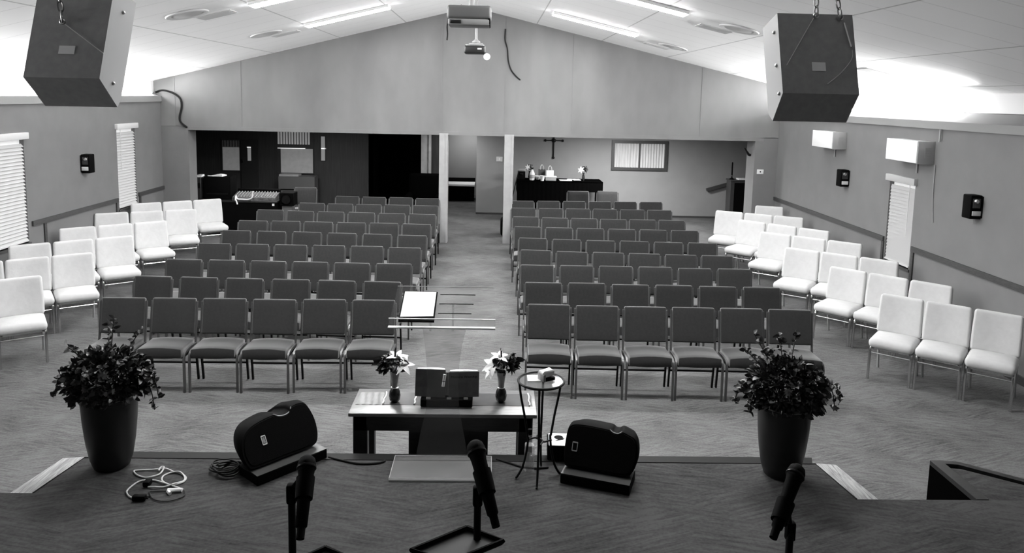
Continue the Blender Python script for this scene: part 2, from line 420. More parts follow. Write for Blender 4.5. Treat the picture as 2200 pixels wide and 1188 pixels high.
def blinds(idx, label, x, s, a, b, lo, hi, tilt, m=M_blind):
    """s=+1: room is on +X side of the wall"""
    wf = struct('window_%d' % idx, MB().box2((x-s*.075-.01, a, lo), (x-s*.075+.01, b, hi)), M_day)
    t = thing('window_blind', label, 'blind', (x, (a+b)/2, lo), 0, None)
    mb = MB(); n = int((hi-lo-.1)/.052)
    for i in range(n):
        z = lo+.06+i*.052
        R = Matrix.Translation((x-s*.02, (a+b)/2, z)) @ Matrix.Rotation(s*tilt, 4, 'Y')
        mb.box((0, 0, 0), (.058, b-a-.02, .003), R)
    o = obj('slats', mb, m, t, True, smooth=False)
    obj('valance', MB().rbox((x+s*.02, (a+b)/2, hi+.005), (.07, b-a+.1, .1), .008, 2), m, t, True)
    obj('bottom_rail', MB().box((x-s*.02, (a+b)/2, lo+.03), (.05, b-a-.02, .02)), M_blind, t, True)
    obj('wand', MB().tube([(x+s*.012, a+.12, hi-.05), (x+s*.015, a+.12, hi-.8)], .005, 6), M_pale, t, True)
blinds(1, 'white slatted blind in the left wall window nearest the camera, glowing with daylight', XL, 1, *WL[0], .85)
blinds(2, 'white slatted blind in the farther left wall window, beside the back corner', XL, 1, *WL[1], .85)
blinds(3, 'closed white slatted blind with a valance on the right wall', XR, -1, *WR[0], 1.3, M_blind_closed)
for i, (x, s, (a, b, lo, hi)) in enumerate(((XL, 1, WL[0]), (XL, 1, WL[1]), (XR, -1, WR[0]))):
    struct('trim_%d' % (25+i), MB().box2((min(x-s*.15, x+s*.02), a-.03, lo-.04), (max(x-s*.15, x+s*.02), b+.03, lo)), M_trimdark)

# ------------------------------------------------------------------ lamps of the room and added fill lights
def troffer(label, c, yaw_right, L=1.45, W=.26):
    s = -SLR if yaw_right else SLL
    z = ceil_z(c.x)
    t = thing('ceiling_light', label, 'ceiling light', (c.x, c.y, z), 0, 'strip lights on the sloped ceiling')
    t.rotation_euler = (0, -math.atan(s), 0)
    obj('housing', MB().rbox((0, 0, -.024), (L+.03, W+.03, .048), .018, 3), M_white_plain, t)
    obj('diffuser', MB().rbox((0, 0, -.049), (L, W, .012), .005, 2), M_tube, t)
def mid(p1, p2, r): a = atceil(*p1, r); b = atceil(*p2, r); return (a+b)/2, (a-b).length
cA, lA = mid((655, 50), (836, 13), False); cB, lB = mid((1192, 24), (1365, 73), True)
troffer('strip light on the left ceiling slope, farther of the two there', cA, False, lA)
troffer('strip light on the right ceiling slope, nearest the gable wall', cB, True, lB)
pC = atceil(540, 8, False); pD = atceil(1470, 27, True)
pCx = cA.x; pDx = cB.x
cC = Vector((cA.x, pC.y-.05, 0)); cD = Vector((cB.x, pD.y-.1, 0))
troffer('strip light cut by the top of the photo, left ceiling slope', cC, False, lA)
troffer('strip light cut by the top of the photo, right ceiling slope', cD, True, lB)
troffer('strip light over the front rows, left ceiling slope', Vector((cA.x, 6.95, 0)), False, lA)
troffer('strip light over the front rows, right ceiling slope', Vector((cB.x, 6.9, 0)), True, lB)
def cove(label, x, z, y0, y1):
    n = max(1, round((y1-y0)/1.3)); L = (y1-y0)/n
    for i in range(n):
        o = obj('cove_tube', MB().tube([(x, y0+i*L+.02, z), (x, y0+(i+1)*L-.02, z)], .016, 8), M_covetube)
        tag(o, label, 'fluorescent tube', label[:label.index(',')])
cove('fluorescent tubes on the left ledge, one of the glowing line under the ceiling', -7.04, 3.075, 7.0, 15.6)
cove('fluorescent tubes on the right ledge, one of the glowing line under the ceiling', 6.5, 3.05, 10.2, 15.6)
def area(name, loc, rot, sx, sy, e):
    l = bpy.data.lights.new(name, 'AREA'); l.shape = 'RECTANGLE'; l.size = sx; l.size_y = sy; l.energy = e
    o = bpy.data.objects.new(name, l); COL.objects.link(o); o.location = loc; o.rotation_euler = rot; return o
# lamps of the back rooms (recessed in their ceilings, hidden by the header), and an added passage fill
area('lamp_back_room', (3.2, 17.6, SOF-.02), (0, 0, 0), 1.2, .3, 170)
area('lamp_corridor', (-.72, 22.75, SOF-.04), (0, 0, 0), .25, .25, 13)
area('added_fill_passage', (-1.0, 19.0, SOF-.04), (0, 0, 0), .5, .25, 22)  # added fill, lifts the passage floor
# unseen fill strips added in the coves to brighten the opposite ceiling slope
for nm, x, z, ya, yb, th, en in (('added_ceiling_fill_left', -6.98, 3.13, 4.0, 15.6, -110, 150), ('added_ceiling_fill_right', 6.42, 3.1, 9.6, 15.6, 110, 130)):
    o = area(nm, (x, (ya+yb)/2, z), (0, math.radians(th), 0), .05, yb-ya, en); o.data.spread = math.radians(95)
area('added_fill_dark_room', (-4.5, 17.2, SOF-.02), (0, 0, 0), .9, .2, 45)  # added fill, brightens the otherwise unlit dark room

# ------------------------------------------------------------------ chairs
def make_dark_chair():
    t = thing('stacking_chair', '', 'chair')
    def crown(p): return (p.x, p.y, p.z + (.018*(1-(p.x/.23)**2) if p.z > 0 else -.012*(1-(p.x/.23)**2)*(1 if p.y < -.05 else 0)))
    obj('seat', MB().rbox((0, -.06, .425), (.455, .37, .095), .014, 2, fn=crown), M_fabric, t)
    R = Matrix.Translation((0, .15, .715)) @ Matrix.Rotation(-.2, 4, 'X')
    def curv(p): return (p.x, p.y + .02*(1-(p.x/.24)**2)*(1 if p.y > 0 else .7), p.z)
    obj('backrest', MB().rbox((0, 0, 0), (.465, .05, .385), .018, 3, M=R, fn=curv), M_fabric, t)
    for s in (-1, 1):
        x = s*.246
        obj('leg', MB().tube([(x, -.225, 0), (x, -.222, .36), (x, -.21, .405), (x, -.17, .43), (x, -.05, .435), (x, .1, .425)], .019, 4, flat=.75, up=(0, 1, 0)), M_bronze, t, ang=50)
    for s in (-1, 1):
        x = s*.243
        obj('leg', MB().tube([(x, .16, 0), (x, .1, .43)], .018, 4, flat=.75, up=(0, 1, 0)), M_iron, t, ang=50)
    for s in (-1, 1):
        x = s*.243
        obj('back_post', MB().tube([(x, .1, .42), (x, .115, .5), (x, .155, .72), (x, .182, .872)], .017, 4, flat=.7, up=(0, 1, 0)), M_bronze, t, ang=50)
    obj('seat_frame', MB().box((0, -.19, .37), (.47, .02, .02)).box((0, .1, .372), (.46, .02, .02)).box((-.22, -.045, .37), (.02, .3, .016)).box((.22, -.045, .37), (.02, .3, .016)), M_iron, t)
    obj('stretcher', MB().box((0, .13, .2), (.48, .014, .02)), M_iron, t)
    return t
def make_white_chair():
    t = thing('covered_chair', '', 'chair')
    def puff(p): return (p.x*(1+.0*p.y), p.y, p.z + (.025*(1-(p.x/.25)**2)*(1-(p.y/.23)**2) if p.z > 0 else 0))
    obj('seat', MB().rbox((0, -.065, .435), (.52, .5, .11), .05, 4, fn=puff), M_white, t)
    R = Matrix.Translation((0, .185, .7)) @ Matrix.Rotation(-.17, 4, 'X')
    def curv(p): return (p.x*(1-.03*max(0, p.z)/.2), p.y + .028*(1-(p.x/.25)**2), p.z)
    obj('backrest', MB().rbox((0, 0, 0), (.525, .085, .46), .036, 4, M=R, fn=curv), M_white, t)
    for s in (-1, 1):
        x = s*.238
        obj('leg', MB().tube(curve_pts([(x, -.285, 0), (x, -.262, .3), (x, -.235, .375), (x, -.16, .395), (x, .12, .39)], 5), .0175, 8), M_chrome, t)
    for s in (-1, 1):
        x = s*.235
        obj('leg', MB().tube([(x, .27, 0), (x, .16, .42)], .0145, 8), M_grey, t)
    for s in (-1, 1):
        x = s*.24
        obj('back_post', MB().tube([(x, .16, .4), (x, .175, .55), (x, .2, .68)], .013, 8), M_steel, t)
    obj('seat_frame', MB().box((0, -.22, .365), (.46, .02, .022)).box((0, .14, .374), (.45, .02, .022)).box((-.21, -.04, .368), (.02, .38, .018)).box((.21, -.04, .368), (.02, .38, .018)), M_chrome, t)
    obj('stretcher', MB().tube([(-.238, -.258, .315), (.238, -.258, .315)], .008, 6), M_chrome, t)
    return t
ORD = ['front', 'second', 'third', 'fourth', 'fifth', 'sixth', 'seventh', 'eighth', 'ninth']
NTH = ['nearest', 'second from', 'third from', 'fourth from', 'fifth from', 'sixth from']
LB = [[(217.6, 315.6, 640), (327.6, 424, 640.7), (434, 528.3, 641), (541.7, 637.7, 645), (650, 745, 643), (757, 850, 645)],
 [(286.8, 373, 593.7), (387.6, 469, 596), (485, 567, 598.5), (584, 668.4, 600), (685, 767, 603), (781, 862.6, 605.6)],
 [(355.6, 436.5, 557.6), (450, 526.7, 558.5), (539.5, 619.5, 561.4), (630.7, 708.4, 562.4), (718.6, 797, 565.6), (808, 885, 566.5)],
 [(423, 497, 523.5), (508, 580, 525), (589, 660, 526), (670.5, 741, 526), (752, 823, 528), (834, 904, 533.8)],
 [(474, 541, 495.7), (553, 616, 497.4), (630, 692.6, 497.4), (705, 768.6, 500.8), (780, 842.6, 502.5), (854.6, 916.6, 506.6)],
 [(511, 575, 474.5), (582, 645, 474.5), (652, 716.5, 477), (723, 786, 478), (793, 855, 479), (864, 926, 482)],
 [(553, 612, 450.3), (618, 678, 453.8), (683, 744, 455.5), (750.6, 808.5, 456.5), (815, 872.6, 459), (880, 936, 460)],
 [(642.5, 699.4, 436), (705, 761, 438.4), (765, 820.5, 440), (827, 882, 440), (887.6, 941.5, 442)],
 [(721, 773, 421.7), (779.5, 831, 424), (837.5, 888.6, 424), (894, 943, 426.5)]]
RB = [[(1134, 1225, 654), (1237.7, 1326.8, 658), (1339.5, 1429, 660.4), (1443, 1533.6, 661), (1547, 1637, 662.7), (1650, 1743.6, 666)],
 [(1126, 1209, 608), (1222, 1300, 607), (1314, 1390.5, 612.7), (1408, 1484, 612.7), (1500, 1576.6, 616.5), (1594.7, 1676.8, 617.5)],
 [(1119, 1190, 570.7), (1205, 1276, 571), (1289, 1359, 571), (1372, 1443, 572.7), (1457.7, 1527, 578), (1542, 1614, 578.7)],
 [(1118, 1184.4, 536.7), (1196, 1262, 542), (1277, 1341, 543), (1353, 1419, 545), (1431, 1496.7, 548), (1506.5, 1574.4, 549.4)],
 [(1115.6, 1174, 511), (1188, 1248, 515), (1261, 1320, 518), (1333.6, 1394, 518), (1406, 1467, 521), (1478.4, 1539, 522)],
 [(1106, 1161.7, 487), (1172.6, 1230, 489.4), (1239, 1295, 491), (1308.5, 1363.8, 493), (1375, 1431, 494), (1440, 1500.6, 495)],
 [(1104, 1155.5, 465), (1163.7, 1220, 468.7), (1226.7, 1282.8, 470), (1290, 1345.5, 472), (1352, 1409, 472), (1415, 1469.5, 473)],
 [(1101, 1148.4, 447), (1156, 1209.5, 448.7), (1215.5, 1267, 448.7), (1273, 1324.8, 448.7), (1333.6, 1385, 451), (1391, 1443, 452)],
 [(1099.6, 1146, 432), (1155, 1200.7, 432), (1208, 1257, 432.4), (1263, 1311.5, 433.3), (1318, 1364.7, 433.3), (1375, 1421.7, 434)]]
def solve_row(row, wref, ztop):
    s = 1.0
    for _ in range(3):
        ws = [(atz(b, t, ztop*s)-atz(a, t, ztop*s)).length for a, b, t in row]
        s = min(1.1, max(.95, sum(ws)/len(ws)/wref))
    return s, [atz((a+b)/2, t, ztop*s) for a, b, t in row]
proto_d = make_dark_chair(); used = [False]
def place_dark(p, rot, s, label, group):
    off = Matrix.Rotation(rot, 3, 'Z') @ Vector((0, .185*s, 0))
    loc = Vector((p.x-off.x, p.y-off.y, 0))
    if not used[0]:
        used[0] = True; proto_d.location = loc; proto_d.rotation_euler = (0, 0, rot); proto_d.scale = (s,)*3
        proto_d['label'] = label; proto_d['group'] = group
    else: dup(proto_d, loc, rot, s, label, group)
for side, B in (('left', LB), ('right', RB)):
    for i, row in enumerate(B):
        s, P = solve_row(row, .475, .9)
        n = len(P); mx = sum(p.x for p in P)/n; my = sum(p.y for p in P)/n
        k = sum((p.x-mx)*(p.y-my) for p in P)/sum((p.x-mx)**2 for p in P)
        for j, p in enumerate(P):
            a = (n-1-j) if side == 'left' else j
            fx = P[0].x+(P[-1].x-P[0].x)*j/(n-1); fx = fx+.2*(p.x-fx)
            q = Vector((fx, my+k*(fx-mx)+.35*(p.y-my-k*(p.x-mx)), 0))
            lab = 'charcoal padded chair %s the aisle in the %s row of the %s block' % (NTH[a]+(' to' if a == 0 else ''), ORD[i], side)
            place_dark(q, math.atan(k)+random.uniform(-.02, .02), s, lab, 'charcoal chairs of the %s block' % side)
for (a, b, t), lab in (((633, 681, 403), 'loose charcoal chair standing behind the left block, beside the sound desk'),
                       ((1219.5, 1264.7, 411), 'loose charcoal chair in front of the black-clothed back table'),
                       ((1284, 1327, 411), 'loose charcoal chair at the right end of the black-clothed back table')):
    s, P = solve_row([(a, b, t)], .475, .9)
    place_dark(P[0], 0, s, lab, 'loose charcoal chairs at the back')

WLc = {'A': [(792, 108, 993, 97), (1000, 98, 1188, 92), (1198, 90, 1380, 78)], 'B': [(600, 172, 822, 162), (832, 162, 1042, 152), (1052, 155, 1252, 148)],
 'C': [(372, 265, 608, 255), (612, 255, 838, 242), (852, 235, 1072, 222)], 'D': [(50, 372, 322, 360), (340, 350, 600, 340), (610, 335, 850, 317)], 'E': [(25, 470, 318, 445), (328, 450, 590, 420)], 'F': [(-30, 605, 250, 563)]}
WRc = {'z': [(428, 53, 578, 62)], 'a': [(212, 80, 366, 92), (372, 93, 522, 108), (527, 105, 690, 117)], 'b': [(328, 132, 485, 143), (490, 153, 655, 165), (660, 170, 836, 187)], 'c': [(445, 197, 620, 208), (625, 226, 808, 240), (815, 238, 1003, 252)],
 'd': [(578, 282, 772, 293), (775, 296, 983, 312), (985, 325, 1197, 348)], 'e': [(815, 384, 1023, 402), (1030, 413, 1246, 440), (1255, 448, 1490, 478)], 'f': [(1090, 522, 1330, 560), (1340, 565, 1592, 600), (1605, 600, 1850, 635)]}
proto_w = make_white_chair(); usedw = [False]
def place_white(p, rot, s, label, group):
    off = Matrix.Rotation(rot, 3, 'Z') @ Vector((0, .22*s[1], 0))
    loc = Vector((p[0]-off.x, p[1]-off.y, 0))
    if not usedw[0]:
        usedw[0] = True; proto_w.location = loc; proto_w.rotation_euler = (0, 0, rot); proto_w.scale = s
        proto_w['label'] = label; proto_w['group'] = group
    else: dup(proto_w, loc, rot, s, label, group)
def white_rows(D, order, sc, ox, oy, side, angs, extra):
    for i, key in enumerate(order):
        row = D[key]; s = 1.0
        for _ in range(3):
            ws = [(atz(ox+x1/sc, oy+y1/sc, .925*s)-atz(ox+x0/sc, oy+y0/sc, .925*s)).length for x0, y0, x1, y1 in row]
            s = min(1.1, max(.94, sum(ws)/len(ws)/.515))
        sh = max(1.0, s)
        P = [(atz(ox+x1/sc, oy+y1/sc, .925*sh)+atz(ox+x0/sc, oy+y0/sc, .925*sh))/2 for x0, y0, x1, y1 in row]
        if len(P) > 1: rot = math.atan2(P[-1].y-P[0].y, P[-1].x-P[0].x)
        else: rot = angs
        pts = [(p.x, p.y) for p in P]
        if len(P) > 1:
            A_, B_ = Vector(pts[0]), Vector(pts[-1]); pts = [tuple(A_.lerp(B_, q/(len(pts)-1))) for q in range(len(pts))]
        ex = .085 if side == 'left' else -.085
        if len(pts) > 1:
            s = min(s, (Vector(pts[1])-Vector(pts[0])).length/.533); rot += ex
            cm = (Vector(pts[0])+Vector(pts[-1]))/2
            pts = [tuple(cm+Matrix.Rotation(ex, 2)@(Vector(q_)-cm)) for q_ in pts]
        u = Vector((math.cos(rot), math.sin(rot)))*.53*s
        while side == 'left' and len(pts) < 3 and key in extra: pts.insert(0, (pts[0][0]-u.x, pts[0][1]-u.y))
        if key == 'A' and side == 'left': pts = [(q_[0]+.12, q_[1]-.03) for q_ in pts]
        n = len(pts)
        for j, p in enumerate(pts):
            a = n-1-j if side == 'left' else j
            where = ['at the inner end of', 'in the middle of', 'at the wall end of'][a]
            lab = 'white covered chair %s the %s row of the %s wing' % (where, ORD[i], side)
            if key == 'z': lab = 'white covered chair alone behind the last row of the right wing, by the back corner'
            place_white(p, rot, (s, s, sh), lab, 'white chairs of the %s wing' % side)
white_rows(WLc, 'FEDCBA', 2.97, 0, 400, 'left', .6, 'EF')
white_rows(WRc, 'fedcbaz', 2.4747, 1450, 420, 'right', -.35, '')
# ------------------------------------------------------------------ wall fittings
def sconce(label, x, s, y, z0, z1):
    t = thing('wall_sconce', label, 'wall light', (x, y, z0), 0, 'black wall sconces')
    h = z1-z0; m = (x+s*.075, y, (z0+z1)/2)
    obj('body', MB().rbox(m, (.15, .17, h), .015, 2), M_black, t, True)
    obj('lens', MB().rbox((x+s*.07, y-.088, z0+h*.24), (.11, .012, h*.2), .004, 2), M_pale, t, True)
    obj('upper_glass', MB().rbox((x+s*.075, y-.087, z0+h*.66), (.1, .01, h*.4), .004, 2), M_sconceglass, t, True)
    obj('reflector', MB().lathe([(.0, .0), (.03, .005), (.022, .03), (0, .035)], (0, 0, 0), 10, M=Matrix.Translation((x+s*.085, y-.09, z0+h*.75)) @ Matrix.Rotation(PI/2, 4, 'X')), M_steel, t, True)
    obj('bracket', MB().box((x+s*.004, y, (z0+z1)/2), (.012, .2, h*.9)), M_iron, t, True)
M_sconceglass = mat('sconce_glass', .03, .15, spec=.8)
sconce('black box sconce between the two windows on the left wall', XL, 1, 12.8, 1.71, 2.03)
sconce('black box sconce on the right wall, far one beyond the window', XR, -1, 12.62, 1.74, 2.03)
sconce('black box sconce on the right wall, near one at the photo edge', XR, -1, 9.12, 1.76, 2.06)
def heater(label, y0, y1, z0, z1):
    t = thing('wall_heater', label, 'wall heater', (XR, (y0+y1)/2, z0), 0, 'white wall heaters')
    d = .235
    obj('cabinet', MB().rbox((XR-d/2, (y0+y1)/2, (z0+z1)/2), (d, y1-y0, z1-z0), .012, 2), M_wallbox, t, True)
    obj('front_panel', MB().rbox((XR-d-.006, (y0+y1)/2, (z0+z1)/2+.005), (.014, y1-y0+.01, z1-z0), .006, 2), M_white_plain, t, True)
    obj('end_panel', MB().rbox((XR-d/2, y0-.008, (z0+z1)/2), (d*1.02, .02, z1-z0+.008), .006, 2), M_wallbox, t, True)
    mb = MB()
    for k in range(7): mb.box((XR-d*.42, y0-.02, z0+(z1-z0)*(.28+.07*k)), (d*.35, .008, .012))
    obj('grille', mb, M_grey, t, True)
    obj('pipe', MB().tube([(XR-.02, (y0+y1)/2-.05, z0+.01), (XR-.02, (y0+y1)/2-.05, z0-.16)], .012, 8), M_wallbox, t, True)
M_wallbox = mat('heater_paint', .3, .5)
hA = atx(1760, 283, XR-.235); hB = atx(1930, 303, XR-.235)
heater('white wall heater on the right wall, far one above the sconce', 12.75, 13.55, 2.37, 2.66)
heater('white wall heater on the right wall, near one above the blind', 10.15, 10.95, 2.35, 2.66)
def cable(label, pts, r, m, cat='cable', name='cable', n=8):
    return tag(obj(name, MB().tube(curve_pts(pts, n), r, 8), m), label, cat)
w0 = atx(2016, 300, XR-.012); w1 = atx(2003, 430, XR-.012)
cable('thin vertical wire on the right wall below the near heater', [(XR-.012, 10.08, 2.345), (XR-.012, 10.07, 1.9), (XR-.012, 10.02, 1.55)], .006, M_grey)
cable('surface conduit on the right wall rising from the near heater to the ledge', [(XR-.03, 10.0, 2.665), (XR-.03, 10.0, 2.835)], .012, M_wallbox, 'conduit', 'conduit')
gp = [aty(x, y, YP-.02) for x, y in ((1086, 62), (1085, 85), (1090, 105), (1092, 130), (1098, 150), (1108, 163), (1118, 172))]
cable('dark loose cable hanging down the gable wall, right of the projectors', gp, .014, M_rubber)
gp = [aty(x, y, YP-.03) for x, y in ((334, 198), (350, 194), (372, 200), (387, 212), (390, 230), (386, 250), (388, 262), (402, 274))]
cable('dark cable looping from the left ledge down to the header corner', gp, .02, M_rubber)
sc = atx(1655, 180, XR)
pier_o = aty(1633, 369, YP)
t = thing('outlet_plate', 'white outlet plate with a dark dot on the right rear pier', 'outlet', (pier_o.x, YP, pier_o.z))
obj('plate', MB().rbox((0, -.008, 0), (.145, .014, .1), .004, 2), M_white_plain, t)
obj('socket', MB().lathe([(0, 0), (.016, 0), (.014, .006), (0, .006)], M=Matrix.Translation((0, -.015, 0)) @ Matrix.Rotation(PI/2, 4, 'X')), M_black, t)
hb = aty(1605, 325, YB-1.5)
t = thing('wall_bracket', 'small dark bracket fixed high by the right rear post', 'bracket', (rp-.005, YP+.3, hb.z))
p0, p1 = aty(1600, 318, YP+.25), aty(1609, 333, YP+.25)
obj('arm', MB().tube([p0, p1], [.012, .03], 6), M_iron, t, True)
obj('mount', MB().rbox((p1.x+.03, YP+.25, p1.z), (.08, .05, .05), .01, 2), M_iron, t, True)

# round vents on the ceiling and their dark grilles
M_ventcone = mat('vent_cone', .5, .6); M_louvre = mat('louvre', .5, .6)
def vent(label, px, py, right, r):
    c = atceil(px, py, right); s = -SLR if right else SLL
    t = thing('ceiling_vent', label, 'ceiling vent', (c.x, c.y, ceil_z(c.x)), 0, 'round ceiling vents')
    t.rotation_euler = (0, -math.atan(s), 0)
    obj('ring', MB().lathe([(r*.72, -.004), (r*.8, -.018), (r, -.018), (r*1.04, -.004)], seg=28), M_pale, t)
    obj('cone', MB().lathe([(0, -.03), (r*.3, -.028), (r*.74, -.012), (r*.74, -.004)], seg=28), M_ventcone, t)
    g = thing('ceiling_grille', label.replace('round vent', 'square grille beside the round vent'), 'grille', (c.x+(.2 if not right else -.2), c.y+.5, ceil_z(c.x+(.2 if not right else -.2))), 0, 'ceiling grilles')
    g.rotation_euler = (0, -math.atan(s), 0)
    obj('frame', MB().box((0, 0, -.006), (.46, .3, .012)), M_ventcone, g)
    mb = MB()
    for k in range(7): mb.box((0, -.12+.04*k, -.014), (.42, .02, .006))
    obj('louvres', mb, M_louvre, g, smooth=False)
vent('round vent on the left ceiling slope, nearer the camera', 402, 30, False, .26)
vent('round vent on the left ceiling slope, nearer the gable', 572, 72, False, .26)
vent('round vent on the right ceiling slope, nearer the camera', 1588, 62, True, .26)
vent('round vent on the right ceiling slope, nearer the gable', 1446, 100, True, .26)
p = atceil(1875, 153, True)
tag(obj('ceiling_patch', MB().box((0, 0, 0), (.34, .34, .01), Matrix.Translation((p.x, p.y, ceil_z(p.x)-.006)) @ Matrix.Rotation(math.atan(SLR), 4, 'Y')), M_grey), 'small grey patch in the right ceiling above the cove light', 'patch')

# ------------------------------------------------------------------ projectors
Yp_ = 7.4
a, b = aty(960, 8, Yp_), aty(1055, 52, Yp_)
cx, cz, wd, ht = (a.x+b.x)/2, (a.z+b.z)/2-.01, b.x-a.x, a.z-b.z
t = thing('projector', 'large grey projector hung from the ridge at top centre', 'projector', (cx, Yp_, cz))
def taper(p): return (p.x*(1-.06*max(0, p.z)/.1), p.y, p.z)
obj('body', MB().rbox((0, .18, .03), (wd, .36, ht*.72), .03, 4), mat('projector_case', .10, .5), t)
obj('front_vent', MB().rbox((0, .16, -ht*.36), (wd*.94, .34, ht*.32), .012, 2), mat('projector_vent', .2, .6), t)
obj('side_trim', MB().rbox((wd*.455, .165, -ht*.32), (wd*.07, .345, ht*.36), .01, 2), M_black, t)
mb = MB()
for k in range(3): mb.box((-wd*.3, -.012, -ht*(.28+.07*k)), (wd*.25, .004, .008))
obj('slots', mb, M_black, t)
rz = ceil_z(cx)
obj('mount', MB().tube([(.02, .18, ht*.38), (.02, .18, rz-cz-.01)], .028, 10).tube([(-.05, .18, ht*.4), (-.09, .18, ht*.62)], .012, 6).rbox((.0, .18, ht*.42), (.22, .2, .03), .006, 2), M_grey, t)
obj('cable', MB().tube(curve_pts([(-wd*.47, .1, -.02), (-wd*.5, .08, -.1), (-wd*.49, .08, -.18), (-wd*.5, .08, -.24)], 6), .008, 6), M_rubber, t)
Yq = 11.0
a, b = aty(997, 96, Yq), aty(1043, 116, Yq); cx, cz = (a.x+b.x)/2, (a.z+b.z)/2
t = thing('projector', 'small dark projector hanging on a pole below the larger one', 'projector', (cx, Yq, cz))
w_, h_ = b.x-a.x, a.z-b.z
obj('body', MB().rbox((0, .13, 0), (w_, .26, h_), .03, 3), mat('projector_dark', .012, .35), t)
obj('top_cover', MB().rbox((0, .13, h_*.47), (w_*.86, .24, .02), .006, 2), M_steel, t)
obj('label_plate', MB().box((w_*.22, -.002, .01), (.06, .004, .02)), M_white_plain, t)
pt = aty(1023, 55, Yq)
obj('pole', MB().tube([(pt.x-cx, .13, h_*.5), (pt.x-cx, .13, ceil_z(pt.x)-cz-.01)], .018, 10).lathe([(.06, 0), (.06, .015), (.02, .05), (.02, .06)], (pt.x-cx, .13, h_*.5+.04), 14).rbox((pt.x-cx, .13, h_*.5+.02), (.2, .16, .02), .004, 2), M_grey, t)
lc = aty(1046, 122, Yq)
obj('lens_disc', MB().lathe([(0, 0), (.045, 0), (.05, .012), (.036, .02), (0, .016)], M=Matrix.Translation((lc.x-cx, 0, lc.z-cz)) @ Matrix.Rotation(PI/2, 4, 'X')), M_pale, t)
obj('lens_arm', MB().tube([(lc.x-cx, .02, lc.z-cz), (w_*.45, .05, -h_*.2)], .01, 6), M_iron, t)

# ------------------------------------------------------------------ hung loudspeakers
def hung(label, T, K, Bt, ytop, yk, yb, yawd, depth, stick, eye, chains, bolts, side):
    """T,K,Bt: pixel pairs (left,right) of the rear top, kink and bottom edges"""
    K1 = aty(*K[0], yk); K2 = aty(*K[1], yk); wdt = (K2-K1).length
    u = Vector((math.cos(yawd), math.sin(yawd), 0))
    Kc = (K1+K2)/2; K1 = Kc-u*wdt/2; K2 = Kc+u*wdt/2
    T1 = aty(*T[0], ytop); T2 = aty(*T[1], ytop); Tc = (T1+T2)/2; T1 = Tc-u*wdt/2; T2 = Tc+u*wdt/2
    b1 = aty(*Bt[0], yb); b2 = aty(*Bt[1], yb); Bc = (b1+b2)/2; b1 = Bc-u*wdt/2; b2 = Bc+u*wdt/2
    v = (T1-K1).normalized(); n = v.cross(u).normalized()
    if n.y < 0: n = -n
    dB, hB, hT = (Bc-Kc).dot(n), (Bc-Kc).dot(v), (Tc-Kc).dot(v)
    L = [K1+n*a_+v*b_ for a_, b_ in ((0, hT), (0, 0), (dB, hB), (max(depth, dB+.01), hB+.07), (depth, hT))]; Rr = [p+u*wdt for p in L]
    t = thing('hanging_speaker', label, 'loudspeaker', tuple(b1.lerp(b2, .5)))
    mb = MB(); mb.hexa(L, Rr); obj('cabinet', mb, M_speaker, t, True, smooth=False)
    # light side panels
    for q, sgn in ((L, -1), (Rr, 1)):
        off = u*sgn*.004
        obj('side_panel', MB().hexa([p+off*.2 for p in q], [p+off for p in q]), M_speakerside, t, True, smooth=False)
    def onface(px, py):      # point on the rear face
        r = ray(px, py); d = (K1-O).dot(n)/r.dot(n); return O+r*d
    s0, s1 = onface(*stick[0]), onface(*stick[1]); c = (s0+s1)/2-n*.003
    R = Matrix((( u.x, -n.x, v.x), (u.y, -n.y, v.y), (u.z, -n.z, v.z))).to_4x4()
    obj('label_sticker', MB().box((0, 0, 0), ((s1-s0).dot(u), .003, abs((s1-s0).dot(v))), Matrix.Translation(c) @ R), M_sticker, t, True, smooth=False)
    for fr, al in bolts:
        base = (L if side < 0 else Rr); p = base[0].lerp(base[1], fr)+n*al*depth+u*side*.004
        obj('bolt', MB().lathe([(.014, 0), (.014, .006), (.008, .014), (0, .016)], M=Matrix.Translation(p) @ (Vector((0, 0, 1)).rotation_difference(u*side)).to_matrix().to_4x4(), seg=10), M_steel, t, True)
    for (ex, ey), tgt in zip(eye, chains):
        e0 = onface(ex, ey)-n*.02
        obj('eye_bolt', MB().tube([e0+Vector((.018*math.cos(k*PI/5), 0, .018*math.sin(k*PI/5))) for k in range(11)], .005, 6), M_steel, t, True)
        if tgt is None: continue
        top = Vector((aty(*tgt, e0.y+.12).x, e0.y+.12, 0)); top = e0 + (aty(*tgt, e0.y)-e0)*1.0
        d = (top-e0).normalized(); top = e0 + d*((ceil_z(top.x)-e0.z)/d.z); top.z = ceil_z(top.x)
        d = top-e0; nl = int(d.length/.062); mbc = MB()
        for k in range(nl):
            c = e0+d*((k+.5)/nl); ax = (Vector((1, .3, 0)) if k % 2 else Vector((-.3, 1, 0))).normalized(); dn = d.normalized()
            ax = (ax-dn*ax.dot(dn)).normalized()
            mbc.tube([c+dn*.04*math.cos(q*PI/6)+ax*.017*math.sin(q*PI/6) for q in range(13)], .0055, 5, cap=False)
        obj('chain', mbc, M_chain, t, True)
    return t, onface, u, v, n, L, Rr
M_chain = mat('chain_metal', .3, .4, metal=.8)
tR, onR, uR, vR, nR, LR_, RR_ = hung('grey loudspeaker cabinet on two chains at the upper right', ((1673, 28), (1828, 32)), ((1683, 201), (1845, 202)), ((1664, 261), (1823, 262)), 5.42, 5.25, 5.42, .0, .29,
     ((1744, 134), (1774, 153)), ((1751, 36), (1803, 40)), ((1754, 0), (1799, 0)), ((.2, .25), (.62, .25), (.98, .2)), -1)
obj('safety_wire', MB().tube([onR(1748, 38)-nR*.006, onR(1690, 140)-nR*.006], .003, 5), M_pale, tR, True)
